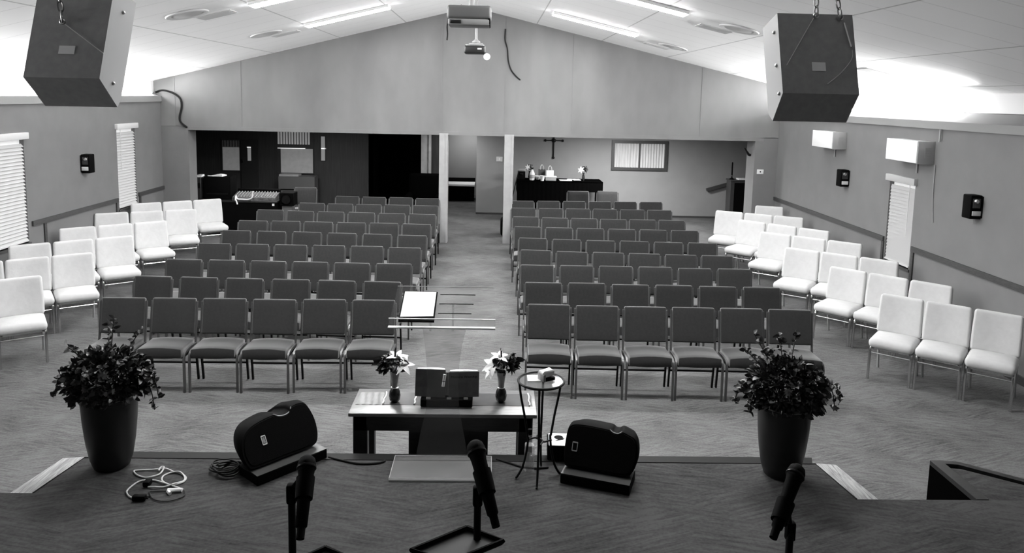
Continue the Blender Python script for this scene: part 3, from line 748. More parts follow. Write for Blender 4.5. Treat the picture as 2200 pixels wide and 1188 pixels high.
obj('spare_chain', MB().tube(curve_pts([onR(1813, 50)-nR*.012, onR(1820, 75)-nR*.012, onR(1828, 102)-nR*.012], 6), .008, 5), M_chain, tR, True)
obj('safety_wire', MB().tube(curve_pts([onR(1830, 108)-nR*.006, onR(1829, 128)-nR*.006, onR(1805, 158)-nR*.006, onR(1776, 182)-nR*.006], 8), .003, 5), M_pale, tR, True)
tL, onL, uL, vL, nL, LL_, RL_ = hung('grey loudspeaker cabinet hung at the upper left, cut by the top of the photo', ((78, -42), (252, -20)), ((50, 166), (213, 168)), ((97, 227), (256, 231)), 5.36, 5.2, 5.44, -.02, .31,
     ((128, 97), (160, 118)), ((138, 48),), ((128, 0),), ((.2, .5), (.98, .55)), 1)
obj('safety_wire', MB().tube([onL(139, 51)-nL*.006, onL(223, 115)-nL*.006], .003, 5), M_pale, tL, True)

# ------------------------------------------------------------------ communion table and what stands on it
TZ = .76
tx0, tx1, ty0, ty1 = -1.06, .37, 5.40, 5.88
ct = thing('communion_table', 'long dark communion table with a pale polished top in front of the stage', 'table', ((tx0+tx1)/2, (ty0+ty1)/2, 0))
obj('tabletop', MB().rbox(((tx0+tx1)/2, (ty0+ty1)/2, TZ-.015), (tx1-tx0, ty1-ty0, .03), .006, 2), M_tabletop, ct, True)
obj('apron', MB().box2((tx0+.05, ty0+.03, TZ-.15), (tx1-.05, ty0+.055, TZ-.03)).box2((tx0+.05, ty1-.055, TZ-.15), (tx1-.05, ty1-.03, TZ-.03)).box2((tx0+.04, ty0+.03, TZ-.15), (tx0+.065, ty1-.03, TZ-.03)).box2((tx1-.065, ty0+.03, TZ-.15), (tx1-.04, ty1-.03, TZ-.03)), M_walnut, ct, True, smooth=False)
for sx in (tx0+.085, tx1-.085):
    for sy in (ty0+.07, ty1-.07): obj('leg', MB().rbox((sx, sy, (TZ-.03)/2), (.11, .08, TZ-.03), .006, 1), M_walnut, ct, True)
pa, pb = aty(878, 950, ty0+.05).x, aty(1048, 950, ty0+.05).x
obj('centre_panel', MB().box2((pa, ty0+.05, .0), (pb, ty0+.1, TZ-.03)), M_walnut, ct, True, smooth=False)
for s_ in (tx0+.085, tx1-.085): obj('foot_rail', MB().box2((s_-.03, ty0+.1, .1), (s_+.03, ty1-.1, .16)), M_walnut, ct, True, smooth=False)
ra, rb = atz(822, 868, TZ+.003), atz(1150, 846, TZ+.003)
q0 = atz(770, 869, TZ).y; q1 = atz(790, 843, TZ).y
mx0 = atz(764, 868, TZ).x; mx1 = atz(820, 868, TZ).x; mx2 = atz(890, 868, TZ).x
def wavy(x0, x1, y0, y1, z, nm, m, lab, cat):
    mb = MB(); n = 14; vs = []
    for j in range(5):
        for i in range(n+1):
            x = x0+(x1-x0)*i/n; y = y0+(y1-y0)*j/4
            vs.append((x+.004*math.sin(j*2.3+i), y, z+.002+.0015*math.sin(i*1.7+j)))
    fs = [(j*(n+1)+i, j*(n+1)+i+1, (j+1)*(n+1)+i+1, (j+1)*(n+1)+i) for j in range(4) for i in range(n)]
    base = [(x, y, z) for x, y, _ in vs]
    k = len(vs); rim = [i for i in range(n+1)]+[j*(n+1)+n for j in range(1, 5)]+[4*(n+1)+i for i in range(n-1, -1, -1)]+[j*(n+1) for j in range(3, 0, -1)]
    f2 = [tuple(q+k for q in f[::-1]) for f in fs]
    f3 = [(rim[i], rim[(i+1) % len(rim)], rim[(i+1) % len(rim)]+k, rim[i]+k) for i in range(len(rim))]
    mb.add(vs+base, fs+f2+f3); o = obj(nm, mb, m); tag(o, lab, cat); return o
wavy(mx0, mx1-.004, q0, q1, TZ, 'table_mat', M_mat_grey, 'grey mat at the left end of the communion table', 'mat')
o = wavy(mx1+.004, tx1-.03, q0, q1, TZ, 'table_runner', M_runner, 'dark glossy runner along the back of the communion table', 'runner')
for xx in (mx1+.01, mx2, tx1-.05):
    o2 = obj('fringe', MB().tube(curve_pts([(xx+.004*math.sin(k*2.2), q0+(q1-q0)*k/5, TZ+.006) for k in range(6)], 4), .006, 6), M_white_plain); o2.parent = o
# flower vases
def petal_mesh(mb, M, L, W, curl):
    vs = []; n = 5
    for i in range(n+1):
        t = i/n; w = W*math.sin(PI*min(1, t*.9+.08))*(1-.25*t); z = curl*t*t*L; x = L*t
        vs += [(x, -w, z+.12*w), (x, 0, z-.1*w), (x, w, z+.12*w)]
    fs = []
    for i in range(n):
        for k in range(2): fs.append((i*3+k, (i+1)*3+k, (i+1)*3+k+1, i*3+k+1))
    mb.add(vs, fs, M)
def bloom(c, r, d, m, parent, nm='flower', n=6, W=.27):
    mb = MB(); q = Vector((0, 0, 1)).rotation_difference(Vector(d).normalized()).to_matrix().to_4x4()
    for k in range(n):
        M = Matrix.Translation(c) @ q @ Matrix.Rotation(2*PI*k/n+.3, 4, 'Z') @ Matrix.Rotation(-.45, 4, 'Y')
        petal_mesh(mb, M, r, r*W, -.5)
    mb.lathe([(0, 0), (r*.1, .0), (r*.06, r*.3), (0, r*.35)], M=Matrix.Translation(c) @ q, seg=6)
    return obj(nm, mb, m, parent, True, ang=80)
def leaf_cloud(n, fn, L0, L1, rnd):
    mb = MB()
    for _ in range(n):
        c, dirv = fn(rnd); L = rnd.uniform(L0, L1); W = L*rnd.uniform(.24, .42)
        d = Vector(dirv).normalized(); ref = Vector((rnd.uniform(-1, 1), rnd.uniform(-1, 1), rnd.uniform(-.2, 1)))
        b = d.cross(ref)
        if b.length < 1e-3: continue
        b.normalize(); up = b.cross(d); fold = rnd.uniform(.1, .5); c = Vector(c)
        p = [c, c+d*L*.35+b*W+up*W*fold, c+d*L*.4, c+d*L*.35-b*W+up*W*fold, c+d*L*.75+b*W*.7-up*L*.08+up*W*fold*.6, c+d*L*.78-up*L*.1, c+d*L*.75-b*W*.7-up*L*.08+up*W*fold*.6, c+d*L-up*L*.22]
        mb.add(p, [(0, 1, 2), (0, 2, 3), (1, 4, 5, 2), (2, 5, 6, 3), (4, 7, 5), (5, 7, 6)])
    return mb
def vase(label, x, y, flip, seed):
    rnd = random.Random(seed); z = TZ+.004
    t = thing('flower_vase', label, 'vase of flowers', (x, y, z), 0, 'vases on the communion table')
    obj('bulb', MB().lathe([(.028, 0), (.04, .015), (.046, .05), (.04, .085), (.026, .11), (.024, .115)], seg=24), M_vase_lo, t)
    obj('neck', MB().lathe([(.026, .112), (.024, .13), (.03, .19), (.04, .245), (.036, .245), (.02, .18)], seg=24), M_vase_hi, t)
    obj('base_ring', MB().lathe([(.03, .112), (.031, .116), (.027, .12)], seg=20), M_steel, t)
    s = -1 if flip else 1
    def f(r):
        a = r.uniform(0, 2*PI); e = r.uniform(-.2, 1.2); R = r.uniform(.02, .075)
        return (R*math.cos(a)-s*.03, R*math.sin(a), .285+.05*math.sin(e)), (math.cos(a)*1.2-s*.3, math.sin(a), math.sin(e)*.8-.15)
    obj('foliage', leaf_cloud(130, f, .035, .085, rnd), M_leaf, t, ang=80)
    obj('stems', MB().tube([(0, 0, .2), (s*.03, 0, .33)], .004, 5).tube([(0, 0, .2), (-s*.04, 0, .33)], .004, 5).tube([(0, 0, .2), (0, -.01, .42)], .003, 5), M_stem, t)
    P = Vector((x, y, z))
    bloom(P+Vector((s*.06, -.03, .31)), .095, (s*.3, -.55, .8), M_petal, t)
    bloom(P+Vector((s*.02, .0, .36)), .08, (s*.1, -.4, 1), M_petal, t)
    if flip: bloom(P+Vector((s*.085, -.03, .26)), .07, (s*.7, -.4, .5), M_petal, t)
    for k in range(3 if not flip else 3):
        bloom(P+Vector((-s*(.07+.03*k % .05), -.02+.02*k, .28+.035*k)), .055, (-s*.6, -.5+.3*k, .6), M_darkpetal, t, n=9, W=.22)
    obj('bud_spike', MB().tube([(0, 0, .34), (s*.01, -.01, .44)], [.012, .002], 6), M_leaf, t)
v1 = atz(848, 863, TZ); v2 = atz(1076, 863, TZ)
vase('two-part vase of white lilies and dark flowers at the left of the communion table', v1.x, v1.y, False, 3)
vase('two-part vase of white lilies and dark flowers at the right of the communion table', v2.x, v2.y, True, 5)
# open book on its stand
bc = atz(960, 868, TZ); byy = bc.y-.03+.02
bk = thing('book_stand', 'black book stand holding the open book on the communion table', 'book stand', (bc.x, byy, TZ+.004))
obj('ledge', MB().rbox((0, .04, .03), (.4, .2, .06), .006, 1), M_black, bk)
obj('rest', MB().rbox((0, .135, .1), (.3, .012, .2), .004, 1), M_black, bk)
for sx in (-.14, .02, .15): obj('clip', MB().rbox((sx, -.034, .066), (.035, .01, .02), .004, 2, M=Matrix.Translation((0, -.014, 0))), M_steel, bk)
ob = thing('open_book', 'large open grey book standing with its covers toward the stage', 'book', (bc.x, byy, TZ+.066)); ob.scale = (1.12, 1, 1)
th = -.3
def cov(xa, xb, ya, yb, z0, h):
    mb = MB(); n = (Vector((yb-ya, -(xb-xa), 0))).normalized()*.006
    mb.hexa([(xa, ya, z0), (xb, yb, z0), (xb, yb+.0+h*.28, z0+h), (xa, ya+h*.28, z0+h)], [(xa-n.x, ya-n.y, z0), (xb-n.x, yb-n.y, z0), (xb-n.x, yb-n.y+h*.28, z0+h), (xa-n.x, ya-n.y+h*.28, z0+h)])
    return mb
M_cover = mat('book_cover', .10, .5, var=.2, scale=20); M_pages = mat('page_edges', .85, .7)
obj('cover', cov(-.222, -.012, .0, -.02, 0, .2), M_cover, ob, smooth=False)
obj('cover', cov(.012, .222, -.02, .0, 0, .185), M_cover, ob, smooth=False)
obj('spine', MB().tube([(0, -.014, .017), (0, .03, .185)], .012, 8), M_cover, ob)
def pages(sg):
    mb = MB(); pts = [(sg*.018, 0), (sg*.06, .022), (sg*.12, .024), (sg*.21, .012)]
    lo = [(x, y+.012, .004) for x, y in pts]+[(x, (-.02 if abs(x) < .1 else -.008)+.014, .004) for x, y in pts[::-1]]
    hi = [(x, y+.2*.28, .2*(1 if sg < 0 else .935)) for x, y, _ in lo]
    return mb.hexa(lo, hi)
obj('pages', pages(-1), M_pages, ob, smooth=False); obj('pages', pages(1), M_pages, ob, smooth=False)
def text(name, s, size, M, m, parent, ext=.0006):
    c = bpy.data.curves.new(name, 'FONT'); c.body = s; c.size = size; c.align_x = 'CENTER'; c.align_y = 'CENTER'; c.extrude = ext
    o = bpy.data.objects.new(name+'_tmp', c); COL.objects.link(o)
    bpy.context.view_layer.update()
    me = bpy.data.meshes.new_from_object(o.evaluated_get(bpy.context.evaluated_depsgraph_get())); bpy.data.objects.remove(o)
    me.transform(M); me.materials.append(m)
    q = bpy.data.objects.new(name, me); COL.objects.link(q); q.parent = parent; return q
ti = text('cover_lettering', 'Modern Worship', .026, Matrix.Translation((.117, -.0165+.15*.28, .15)) @ Matrix.Rotation(math.radians(5.5), 4, 'Z') @ Matrix.Rotation(PI/2-.273, 4, 'X'), M_black, ob)
pen = obj('pen', MB().tube([(-.03, -.014, .085), (-.018, .008, .175)], [.011, .013], 10), M_white_plain, None); pen.location = ob.location; tag(pen, 'short white pen clipped on the grey book cover', 'pen')
pr = obj('pen_ring', MB().tube([(-.0255, -.0045, .122), (-.0248, -.0032, .126)], .0135, 10), M_black, pen)
# ------------------------------------------------------------------ acrylic lectern
l0, l1 = atz(835, 1034, ZS), atz(1056, 1034, ZS); lb = atz(945, 985, ZS).y
lx = (l0.x+l1.x)/2; lw = l1.x-l0.x; lf = l0.y
le = thing('lectern', 'clear acrylic lectern standing at the stage edge in front of the communion table', 'lectern', (lx, (lf+lb)/2, ZS))
obj('base_plate', MB().rbox((lx, (lf+lb)/2, ZS+.012), (lw, lb-lf, .02), .003, 1), M_acr, le, True)
obj('base_edge', MB().hexa([(lx-lw/2, lf-.006, ZS+.002), (lx+lw/2, lf-.006, ZS+.002), (lx+lw/2, lf, ZS+.002), (lx-lw/2, lf, ZS+.002)], [(lx-lw/2, lf-.004, ZS+.012), (lx+lw/2, lf-.004, ZS+.012), (lx+lw/2, lf+.006, ZS+.0235), (lx-lw/2, lf+.006, ZS+.0235)]), M_pale, le, True, smooth=False)  # pale strips imitate light caught along the plate rim
obj('base_edge', MB().box2((lx-lw/2, lb-.006, ZS+.0222), (lx+lw/2, lb, ZS+.0238)).box2((lx+lw/2-.005, lf, ZS+.0222), (lx+lw/2, lb, ZS+.0238)).box2((lx-lw/2, lf, ZS+.0222), (lx-lw/2+.005, lb, ZS+.0238)), M_grey, le, True, smooth=False)
yc = lb-.06
prof = [(893, 1005, 983), (903, 995, 930), (915, 986, 880), (918, 984, 830), (917, 986, 790), (913, 992, 745), (908, 1002, 706)]
fr, bk_ = [], []
for a, b, y in prof:
    pa, pb = aty(a, y, yc), aty(b, y, yc); fr.append((pa, pb))
ring = [p[0] for p in fr]+[p[1] for p in fr[::-1]]
zc0, zc1 = ring[0].z, ring[len(fr)-1].z
mb = MB(); n = len(fr); vs = []
for pa, pb in fr: vs += [pa, pb, pb+Vector((0, .018, 0)), pa+Vector((0, .018, 0))]
fs = [(i*4+k, i*4+(k+1) % 4, (i+1)*4+(k+1) % 4, (i+1)*4+k) for i in range(n-1) for k in range(4)]+[(3, 2, 1, 0), tuple((n-1)*4+k for k in range(4))]
mb.add(vs, fs); obj('column', mb, acrylic('clear_acrylic_column', .1, .4), le, True, smooth=False)
dl0, dl1 = aty(835, 699, lf+.05), aty(1064, 702, lf+.05); db0, db1 = aty(844, 618, lf+.46), aty(1061, 620, lf+.46)
z0d = (dl0.z+dl1.z)/2; z1d = (db0.z+db1.z)/2; y0d, y1d = lf+.05, lf+.46
xa, xb = dl0.x, dl1.x
def desk_pt(x, f, h=0): return Vector((x, y0d+(y1d-y0d)*f, z0d+(z1d-z0d)*f+h))
mb = MB(); mb.hexa([desk_pt(xa, 0), desk_pt(xb, 0), desk_pt(xb-.01, 1), desk_pt(xa+.01, 1)], [desk_pt(xa, 0, .01), desk_pt(xb, 0, .01), desk_pt(xb-.01, 1, .01), desk_pt(xa+.01, 1, .01)])
obj('desk', mb, M_acr_desk, le, True, smooth=False)
obj('lip', MB().box2((xa, y0d-.01, z0d), (xb, y0d, z0d+.052)), M_acr_desk, le, True, smooth=False)
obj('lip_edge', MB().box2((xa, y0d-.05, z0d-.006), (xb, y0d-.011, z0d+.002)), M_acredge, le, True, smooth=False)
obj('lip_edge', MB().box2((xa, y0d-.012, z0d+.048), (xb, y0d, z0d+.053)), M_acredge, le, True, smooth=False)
obj('back_edge', MB().hexa([desk_pt(xa+.01, .99, .01), desk_pt(xb-.01, .99, .01), desk_pt(xb-.01, 1, .01), desk_pt(xa+.01, 1, .01)], [desk_pt(xa+.01, .99, .013), desk_pt(xb-.01, .99, .013), desk_pt(xb-.01, 1, .013), desk_pt(xa+.01, 1, .013)]), M_grey, le, True, smooth=False)
for fr_, xs, xe in ((.27, .45, .77), (.52, .45, .785), (.77, .45, .8)):  # thin dark strips across the desk
    x0_, x1_ = xa+(xb-xa)*xs, xa+(xb-xa)*xe
    obj('dark_strip', MB().hexa([desk_pt(x0_, fr_, .010), desk_pt(x1_, fr_, .010), desk_pt(x1_, fr_+.016, .010), desk_pt(x0_, fr_+.016, .010)], [desk_pt(x0_, fr_, .012), desk_pt(x1_, fr_, .012), desk_pt(x1_, fr_+.016, .012), desk_pt(x0_, fr_+.016, .012)]), M_black, le, True, smooth=False)
obj('desk_bracket', MB().tube([(lx-.1, yc+.01, zc1-.02), (lx-.1, yc+.01, z0d+(z1d-z0d)*.55)], .008, 6).tube([(lx+.06, yc+.01, zc1-.02), (lx+.06, yc+.01, z0d+(z1d-z0d)*.55)], .008, 6), M_acr, le, True)
fa, fb_ = xa+(xb-xa)*.10, xa+(xb-xa)*.41
fo = obj('folder', MB().hexa([desk_pt(fa-.01, .04, .012), desk_pt(fb_+.01, .04, .012), desk_pt(fb_+.01, .82, .012), desk_pt(fa-.01, .82, .012)], [desk_pt(fa-.01, .04, .03), desk_pt(fb_+.01, .04, .026), desk_pt(fb_+.01, .82, .02), desk_pt(fa-.01, .82, .02)]), M_black, None, smooth=False)
tag(fo, 'black folder under the white sheets on the lectern desk', 'folder')
sh = obj('paper_sheets', MB().hexa([desk_pt(fa, .1, .031), desk_pt(fb_, .14, .027), desk_pt(fb_, .8, .021), desk_pt(fa, .8, .021)], [desk_pt(fa, .1, .034), desk_pt(fb_, .14, .03), desk_pt(fb_, .8, .024), desk_pt(fa, .8, .024)]), M_paper, None, smooth=False)
tag(sh, 'white paper sheets on the black folder on the lectern', 'paper')

# ------------------------------------------------------------------ round side table with its things
rc = atz(1157, 1026, ZS); rzt = .69
rt = thing('side_table', 'small round glass-topped table on thin black iron legs, on the stage', 'table', (rc.x, rc.y, ZS))
tc_ = aty(1162, 818, rc.y); rzt = tc_.z-ZS; rr = .158
obj('top_ring', MB().tube([(rr*math.cos(2*PI*k/36), rr*math.sin(2*PI*k/36), rzt) for k in range(37)], .009, 8, cap=False), M_iron, rt)
obj('glass_top', MB().lathe([(0, rzt-.003), (rr-.006, rzt-.003), (rr-.006, rzt+.003), (0, rzt+.003)], seg=36), M_glasstop, rt)
for ang in (186, 262, 80, 18):
    c, s_ = math.cos(math.radians(ang)), math.sin(math.radians(ang))
    pr_ = [(.152, rzt-.005), (.14, rzt-.1), (.108, rzt-.26), (.085, rzt-.4), (.08, .3), (.09, .2), (.115, .09), (.15, .02), (.165, .008)]
    obj('leg', MB().tube(curve_pts([(c*r, s_*r, z) for r, z in pr_], 5), .0085, 8), M_iron, rt)
obj('cross_brace', MB().tube(curve_pts([(-.085, 0, .28), (-.03, .02, .285), (0, 0, .28), (.03, -.02, .275), (.085, 0, .28)], 5), .006, 6).tube(curve_pts([(0, -.085, .28), (.02, -.03, .285), (0, 0, .29), (-.02, .03, .285), (0, .085, .28)], 5), .006, 6), M_iron, rt)
RT = Vector((rc.x, rc.y, ZS+rzt+.003))
o = obj('note_card', MB().rbox((-.05, .025, .004), (.09, .115, .006), .001, 1), M_paper, None); o.location = RT; tag(o, 'white note card lying on the round glass table', 'note card')
pk = thing('tissue_pack', 'crumpled open white pack on the round glass table', 'pack', tuple(RT+Vector((.035, .01, 0))), .5)
obj('box', MB().rbox((.01, 0, .012), (.09, .07, .024), .004, 1), M_black, pk)
def crump(p): return (p.x+.006*math.sin(p.y*90), p.y+.006*math.sin(p.x*110+p.z*60), p.z+.008*math.sin(p.x*120+p.y*70))
mbx = MB(); random.seed(4)
mbx.rbox((0, 0, .05), (.085, .08, .05), .012, 3, fn=crump); obj('wrap', mbx, M_paper, pk)
obj('sleeve', MB().rbox((-.04, -.005, .03), (.02, .08, .05), .004, 2), M_grey, pk)
# bottle behind the legs
bp = atz(1141, 1024, ZS)
bt = thing('glass_bottle', 'clear square bottle half full of water beside the round table', 'bottle', (bp.x-.01, bp.y+.09, ZS))
obj('glass', MB().rbox((0, 0, .1), (.07, .07, .2), .012, 3).lathe([(.03, .195), (.016, .225), (.0135, .27), (.0135, .285)], seg=16), M_glass, bt)
obj('water', MB().rbox((0, 0, .062), (.06, .06, .115), .008, 2), M_water, bt)
obj('cap', MB().lathe([(.0155, .272), (.0165, .275), (.0165, .305), (.014, .31)], seg=16), M_black, bt)
obj('label', MB().box((-.015, -.0362, .12), (.03, .001, .07)), M_pale, bt, label='pale label')

# ------------------------------------------------------------------ stage monitors
def monitor(label, boardlab, c0, c1, tilt, outline, badge, mirror):
    """c0,c1: stage points of the board's front edge, left and right"""
    sx_ = .94 if mirror else 1.06
    d = Vector((c1.x-c0.x, c1.y-c0.y, 0)); yaw = math.atan2(d.y, d.x); L = d.length
    org = Vector((c0.x, c0.y, ZS))
    bd = thing('monitor_plinth', boardlab, 'plinth', tuple(org+d*.5), yaw, 'planks under the stage monitors')
    obj('plank', MB().rbox((0, .12, .035), (L, .24, .07), .005, 1), M_black, bd)
    obj('top_face', MB().box((0, .12, .0715), (L-.006, .234, .003)), mat('plank_top', .012, .4, var=.3, scale=9), bd, smooth=False)
    sp = thing('stage_monitor', label, 'stage monitor', tuple(org+d*.5+Vector((-math.sin(yaw), math.cos(yaw), 0))*.09+Vector((0, 0, .084))), yaw, 'stage monitors')
    R = Matrix.Identity(4); R[1][2] = math.tan(tilt)
    pts = [Vector((x*sx_, 0, z*.7)) for x, z in outline]
    n = len(pts); cxm = sum(p.x for p in pts)/n
    lay = []
    for k, (dy, sc_) in enumerate(((.0, .985), (.012, 1.0), (.06, 1.0), (.2, .86), (.3, .66))):
        lay.append([R @ Vector((cxm+(p.x-cxm)*sc_, dy, .0+p.z*(sc_ if k > 2 else sc_))) for p in pts])
    mb = MB(); vs = [p for l in lay for p in l]; m = len(lay)
    fs = [(i*n+k, i*n+(k+1) % n, (i+1)*n+(k+1) % n, (i+1)*n+k) for i in range(m-1) for k in range(n)]+[tuple(range(n))[::-1], tuple((m-1)*n+k for k in range(n))]
    mb.add(vs, fs); obj('cabinet', mb, M_black, sp, ang=30)
    zc = sum(p.z for p in pts)/n
    gr = [R @ Vector((cxm+(p.x-cxm)*.93, -.006, zc+(p.z-zc)*.9)) for p in pts]; g2 = [p+R @ Vector((0, .008, 0)) for p in gr]
    obj('grille', MB().hexa(gr, g2), M_grille, sp, smooth=False)
    hn = [R @ Vector((x*sx_, .002, z*.7)) for x, z in badge['handle']]
    obj('handle_rim', MB().tube(curve_pts(hn, 5), .004, 6), M_grey, sp)
    bx, bz = badge['at'][0]*sx_, badge['at'][1]*.7; w_, h_ = badge['size']
    BM = R @ Matrix.Translation((bx, -.008, bz)) @ Matrix.Rotation(badge['rot'], 4, 'Y')
    mbb = MB()
    for q in (-1, 1): mbb.box((0, 0, q*h_/2), (w_, .003, .006), BM); mbb.box((q*w_/2, 0, 0), (.005, .003, h_), BM)
    bo = obj('badge', mbb, badge['mat'], sp, smooth=False)
    obj('badge_face', MB().box((0, .001, -h_*.1), (w_*.6, .002, h_*.5), BM).box((0, .001, h_*.25), (w_*.5, .002, h_*.12), BM), M_grey if badge['mat'] is M_pale else M_black, sp, smooth=False)
    return sp
def rounded(pts, k=4):
    return [(p.x, p.z) for p in curve_pts([Vector((x, 0, z)) for x, z in pts], k, True)]
# left: arched top with a handle notch right of the middle
oL = rounded([(-.265, .02), (-.285, .13), (-.262, .25), (-.2, .33), (-.1, .365), (.0, .375), (.03, .35), (.075, .34), (.115, .355), (.135, .39), (.2, .405), (.255, .37), (.285, .22), (.265, .06), (.2, .0), (.0, .0), (-.2, .0)])
cl0, cl1 = atz(553, 1046, ZS), atz(703, 984, ZS)
monitor('black stage monitor left of the lectern, turned toward the microphones, with a pale badge', 'black plank under the left stage monitor', cl0, cl1, .55, oL,
        dict(handle=[(.0, .375), (.03, .348), (.075, .338), (.117, .353), (.137, .39)], at=(-.12, .2), size=(.03, .05), rot=.0, mat=M_pale), False)
oR = rounded([(-.255, .02), (-.27, .14), (-.265, .3), (-.235, .36), (-.14, .375), (.0, .37), (.055, .365), (.085, .345), (.12, .345), (.15, .365), (.2, .35), (.262, .31), (.285, .18), (.26, .05), (.2, .0), (.0, .0), (-.2, .0)])
cr0, cr1 = atz(1203, 1038, ZS), atz(1352, 1066, ZS)
monitor('black stage monitor right of the lectern, beside the white booklet', 'black plank under the right stage monitor', cr0, cr1, .5, oR,
        dict(handle=[(.055, .365), (.085, .343), (.125, .343), (.15, .365)], at=(-.19, .18), size=(.035, .05), rot=0, mat=M_grey), True)
bx = atz(1198, 1012, ZS); bxx = bx.x-.0
kb = thing('equipment_case', 'low dark case on the stage beside the right monitor', 'case', (bxx+.04, bx.y+.24, ZS), -.05)
obj('case', MB().rbox((0, 0, .055), (.2, .17, .11), .006, 1), M_black, kb); obj('lid', MB().rbox((0, 0, .115), (.205, .175, .012), .003, 1), M_black, kb)
bo = thing('booklet', 'white booklet with a dark picture lying on the low case', 'booklet', (bxx+.025, bx.y+.235, ZS+.1215), -.05)
obj('cover_page', MB().rbox((0, 0, .003), (.15, .2, .006), .001, 1), M_paper, bo)
obj('picture', MB().lathe([(0, .0065), (.035, .0065), (.033, .0075), (0, .0075)], (.0, .03, 0), 12).prism([(-.03, -.03), (.03, -.01), (.045, .02), (.0, .0)], .0066, .0074), M_black, bo, smooth=False)

# cables on the stage
def on(px, py, h=.008): p = atz(px, py, ZS); return (p.x, p.y, ZS+h)
cable('black cable along the stage edge from the left monitor to the lectern', [on(706, 984), on(730, 990), on(770, 998), on(810, 997), on(828, 992)], .007, M_rubber)
cable('black cable along the stage edge from the lectern to the right monitor', [on(1066, 988), on(1090, 995), on(1122, 1005), on(1150, 1008), on(1178, 1006)], .007, M_rubber)
cc = atz(488, 1014, ZS); mbc = MB(); pts = []
for k in range(150):
    a_ = k*2*PI/26; r_ = .078+.02*math.sin(k*.37)
    pts.append((cc.x+r_*1.15*math.cos(a_)+.012*math.sin(k*.11), cc.y+r_*.9*math.sin(a_), ZS+.007+.0003*k+.006*(1+math.sin(k*.5))))
coil = obj('cable_coil', MB().tube(pts, .0055, 6), M_rubber); tag(coil, 'coil of black cable beside the left stage monitor', 'cable coil')
ec = thing('extension_cord', 'pale tangled extension cord with black plugs on the stage left', 'extension cord', tuple(atz(330, 1040, ZS)))
def z1(x, y, h=.007): p = atz(260+x/11.88, 990+y/11.88, ZS); return (p.x, p.y, ZS+h)
path = [z1(360, 1000), z1(200, 920), z1(150, 800), z1(300, 650), z1(480, 545), z1(700, 515), z1(900, 530), z1(1080, 600, .012), z1(1300, 640), z1(1560, 580), z1(1660, 460), z1(1540, 350), z1(1340, 300), z1(1120, 240, .013), z1(800, 250), z1(480, 260), z1(330, 290), z1(420, 390), z1(620, 450), z1(820, 430, .01), z1(1000, 350), z1(1100, 230, .018), z1(1020, 230, .02), z1(960, 300, .014)]
obj('cord', MB().tube(curve_pts(path, 7), .0055, 7), M_cord, ec, True)
path2 = [z1(690, 690), z1(860, 710, .012), z1(1100, 690), z1(1340, 640, .014), z1(1590, 540), z1(1620, 430), z1(1500, 330, .014), z1(1300, 320), z1(1130, 380), z1(1050, 450), z1(1060, 540), z1(1200, 620), z1(1400, 690), z1(1600, 760)]
obj('cord', MB().tube(curve_pts(path2, 7), .0055, 7), M_cord, ec, True)
path3 = [z1(1620, 800), z1(1600, 930), z1(1300, 1040), z1(1000, 1050), z1(800, 980), z1(730, 840), z1(760, 810), z1(1000, 800), z1(1240, 800)]
obj('cord', MB().tube(curve_pts(path3, 7), .004, 7), M_rubber, ec, True)
pp = z1(470, 1010, .02); obj('plug', MB().rbox(pp, (.085, .04, .035), .008, 2).tube([(pp[0]+.04, pp[1]+.008, pp[2]), (pp[0]+.065, pp[1]+.006, pp[2])], .004, 6).tube([(pp[0]+.04, pp[1]-.012, pp[2]), (pp[0]+.062, pp[1]-.012, pp[2])], .004, 6), M_black, ec, True)
pp = z1(680, 630, .02); obj('socket', MB().rbox(pp, (.045, .06, .035), .008, 2), M_black, ec, True)
pa_, pb_ = z1(1190, 800, .012), z1(1560, 790, .012)
obj('white_connector', MB().tube([pa_, pb_], .014, 8).tube([z1(1200, 810, .012), z1(1250, 880, .012)], .012, 6), M_white_plain, ec, True)

# ------------------------------------------------------------------ microphones
def mic(label, slabel, top, bot, ball_r, Yt, Yb, clip, pole, tray, group):
    P0, P1 = aty(*top, Yt), aty(*bot, Yb)
    d = (P1-P0).normalized(); L = (P1-P0).length
    q = Vector((0, 0, 1)).rotation_difference(d).to_matrix().to_4x4(); M = Matrix.Translation(P0) @ q
    t = thing('microphone', label, 'microphone', tuple(P1), 0, group)
    r = ball_r
    obj('grille', MB().lathe([(0, 0), (r*.5, r*.1), (r*.85, r*.42), (r*1.0, r*.95), (r*.98, r*1.5), (r*.86, r*1.9)], M=M, seg=20), M_micgrille, t, True)
    obj('collar', MB().lathe([(r*1.0, r*1.25), (r*1.06, r*1.3), (r*1.06, r*1.5), (r*1.0, r*1.55)], M=M, seg=20), M_micring, t, True)
    obj('body', MB().lathe([(r*.9, r*1.85), (r*.84, r*2.2), (r*.72, L*.5), (r*.6, L*.86), (r*.44, L*.88), (r*.42, L)], M=M, seg=20), M_black, t, True)
    cp = P0+d*L*clip; S = Vector(pole(cp))
    st = thing('microphone_stand', slabel, 'microphone stand', (S.x, S.y, ZS), 0, 'microphone stands')
    e = P0+d*L*(clip-.1); f_ = P0+d*L*(clip+.16)
    obj('clip', MB().tube([e, f_], [r*1.0, r*.92], 16, cap=False), M_black, st, True)
    to = Vector((S.x-cp.x, S.y-cp.y, 0)); S = Vector((S.x, S.y, S.z)); to = to.normalized()*r*1.5
    obj('clip_hinge', MB().rbox((S.x, S.y, S.z), (.034, .03, .07), .008, 2), M_black, st, True)
    obj('clip_arm', MB().tube([(S.x, S.y, S.z+.02), (cp.x+to.x, cp.y+to.y, cp.z)], .006, 8), M_black, st, True)
    return t, st, S, cp, d, L
M_micgrille = mat('microphone_mesh', .003, .7, spec=.1, bump=.4, bscale=900); M_micring = mat('microphone_ring', .02, .4, metal=.8)
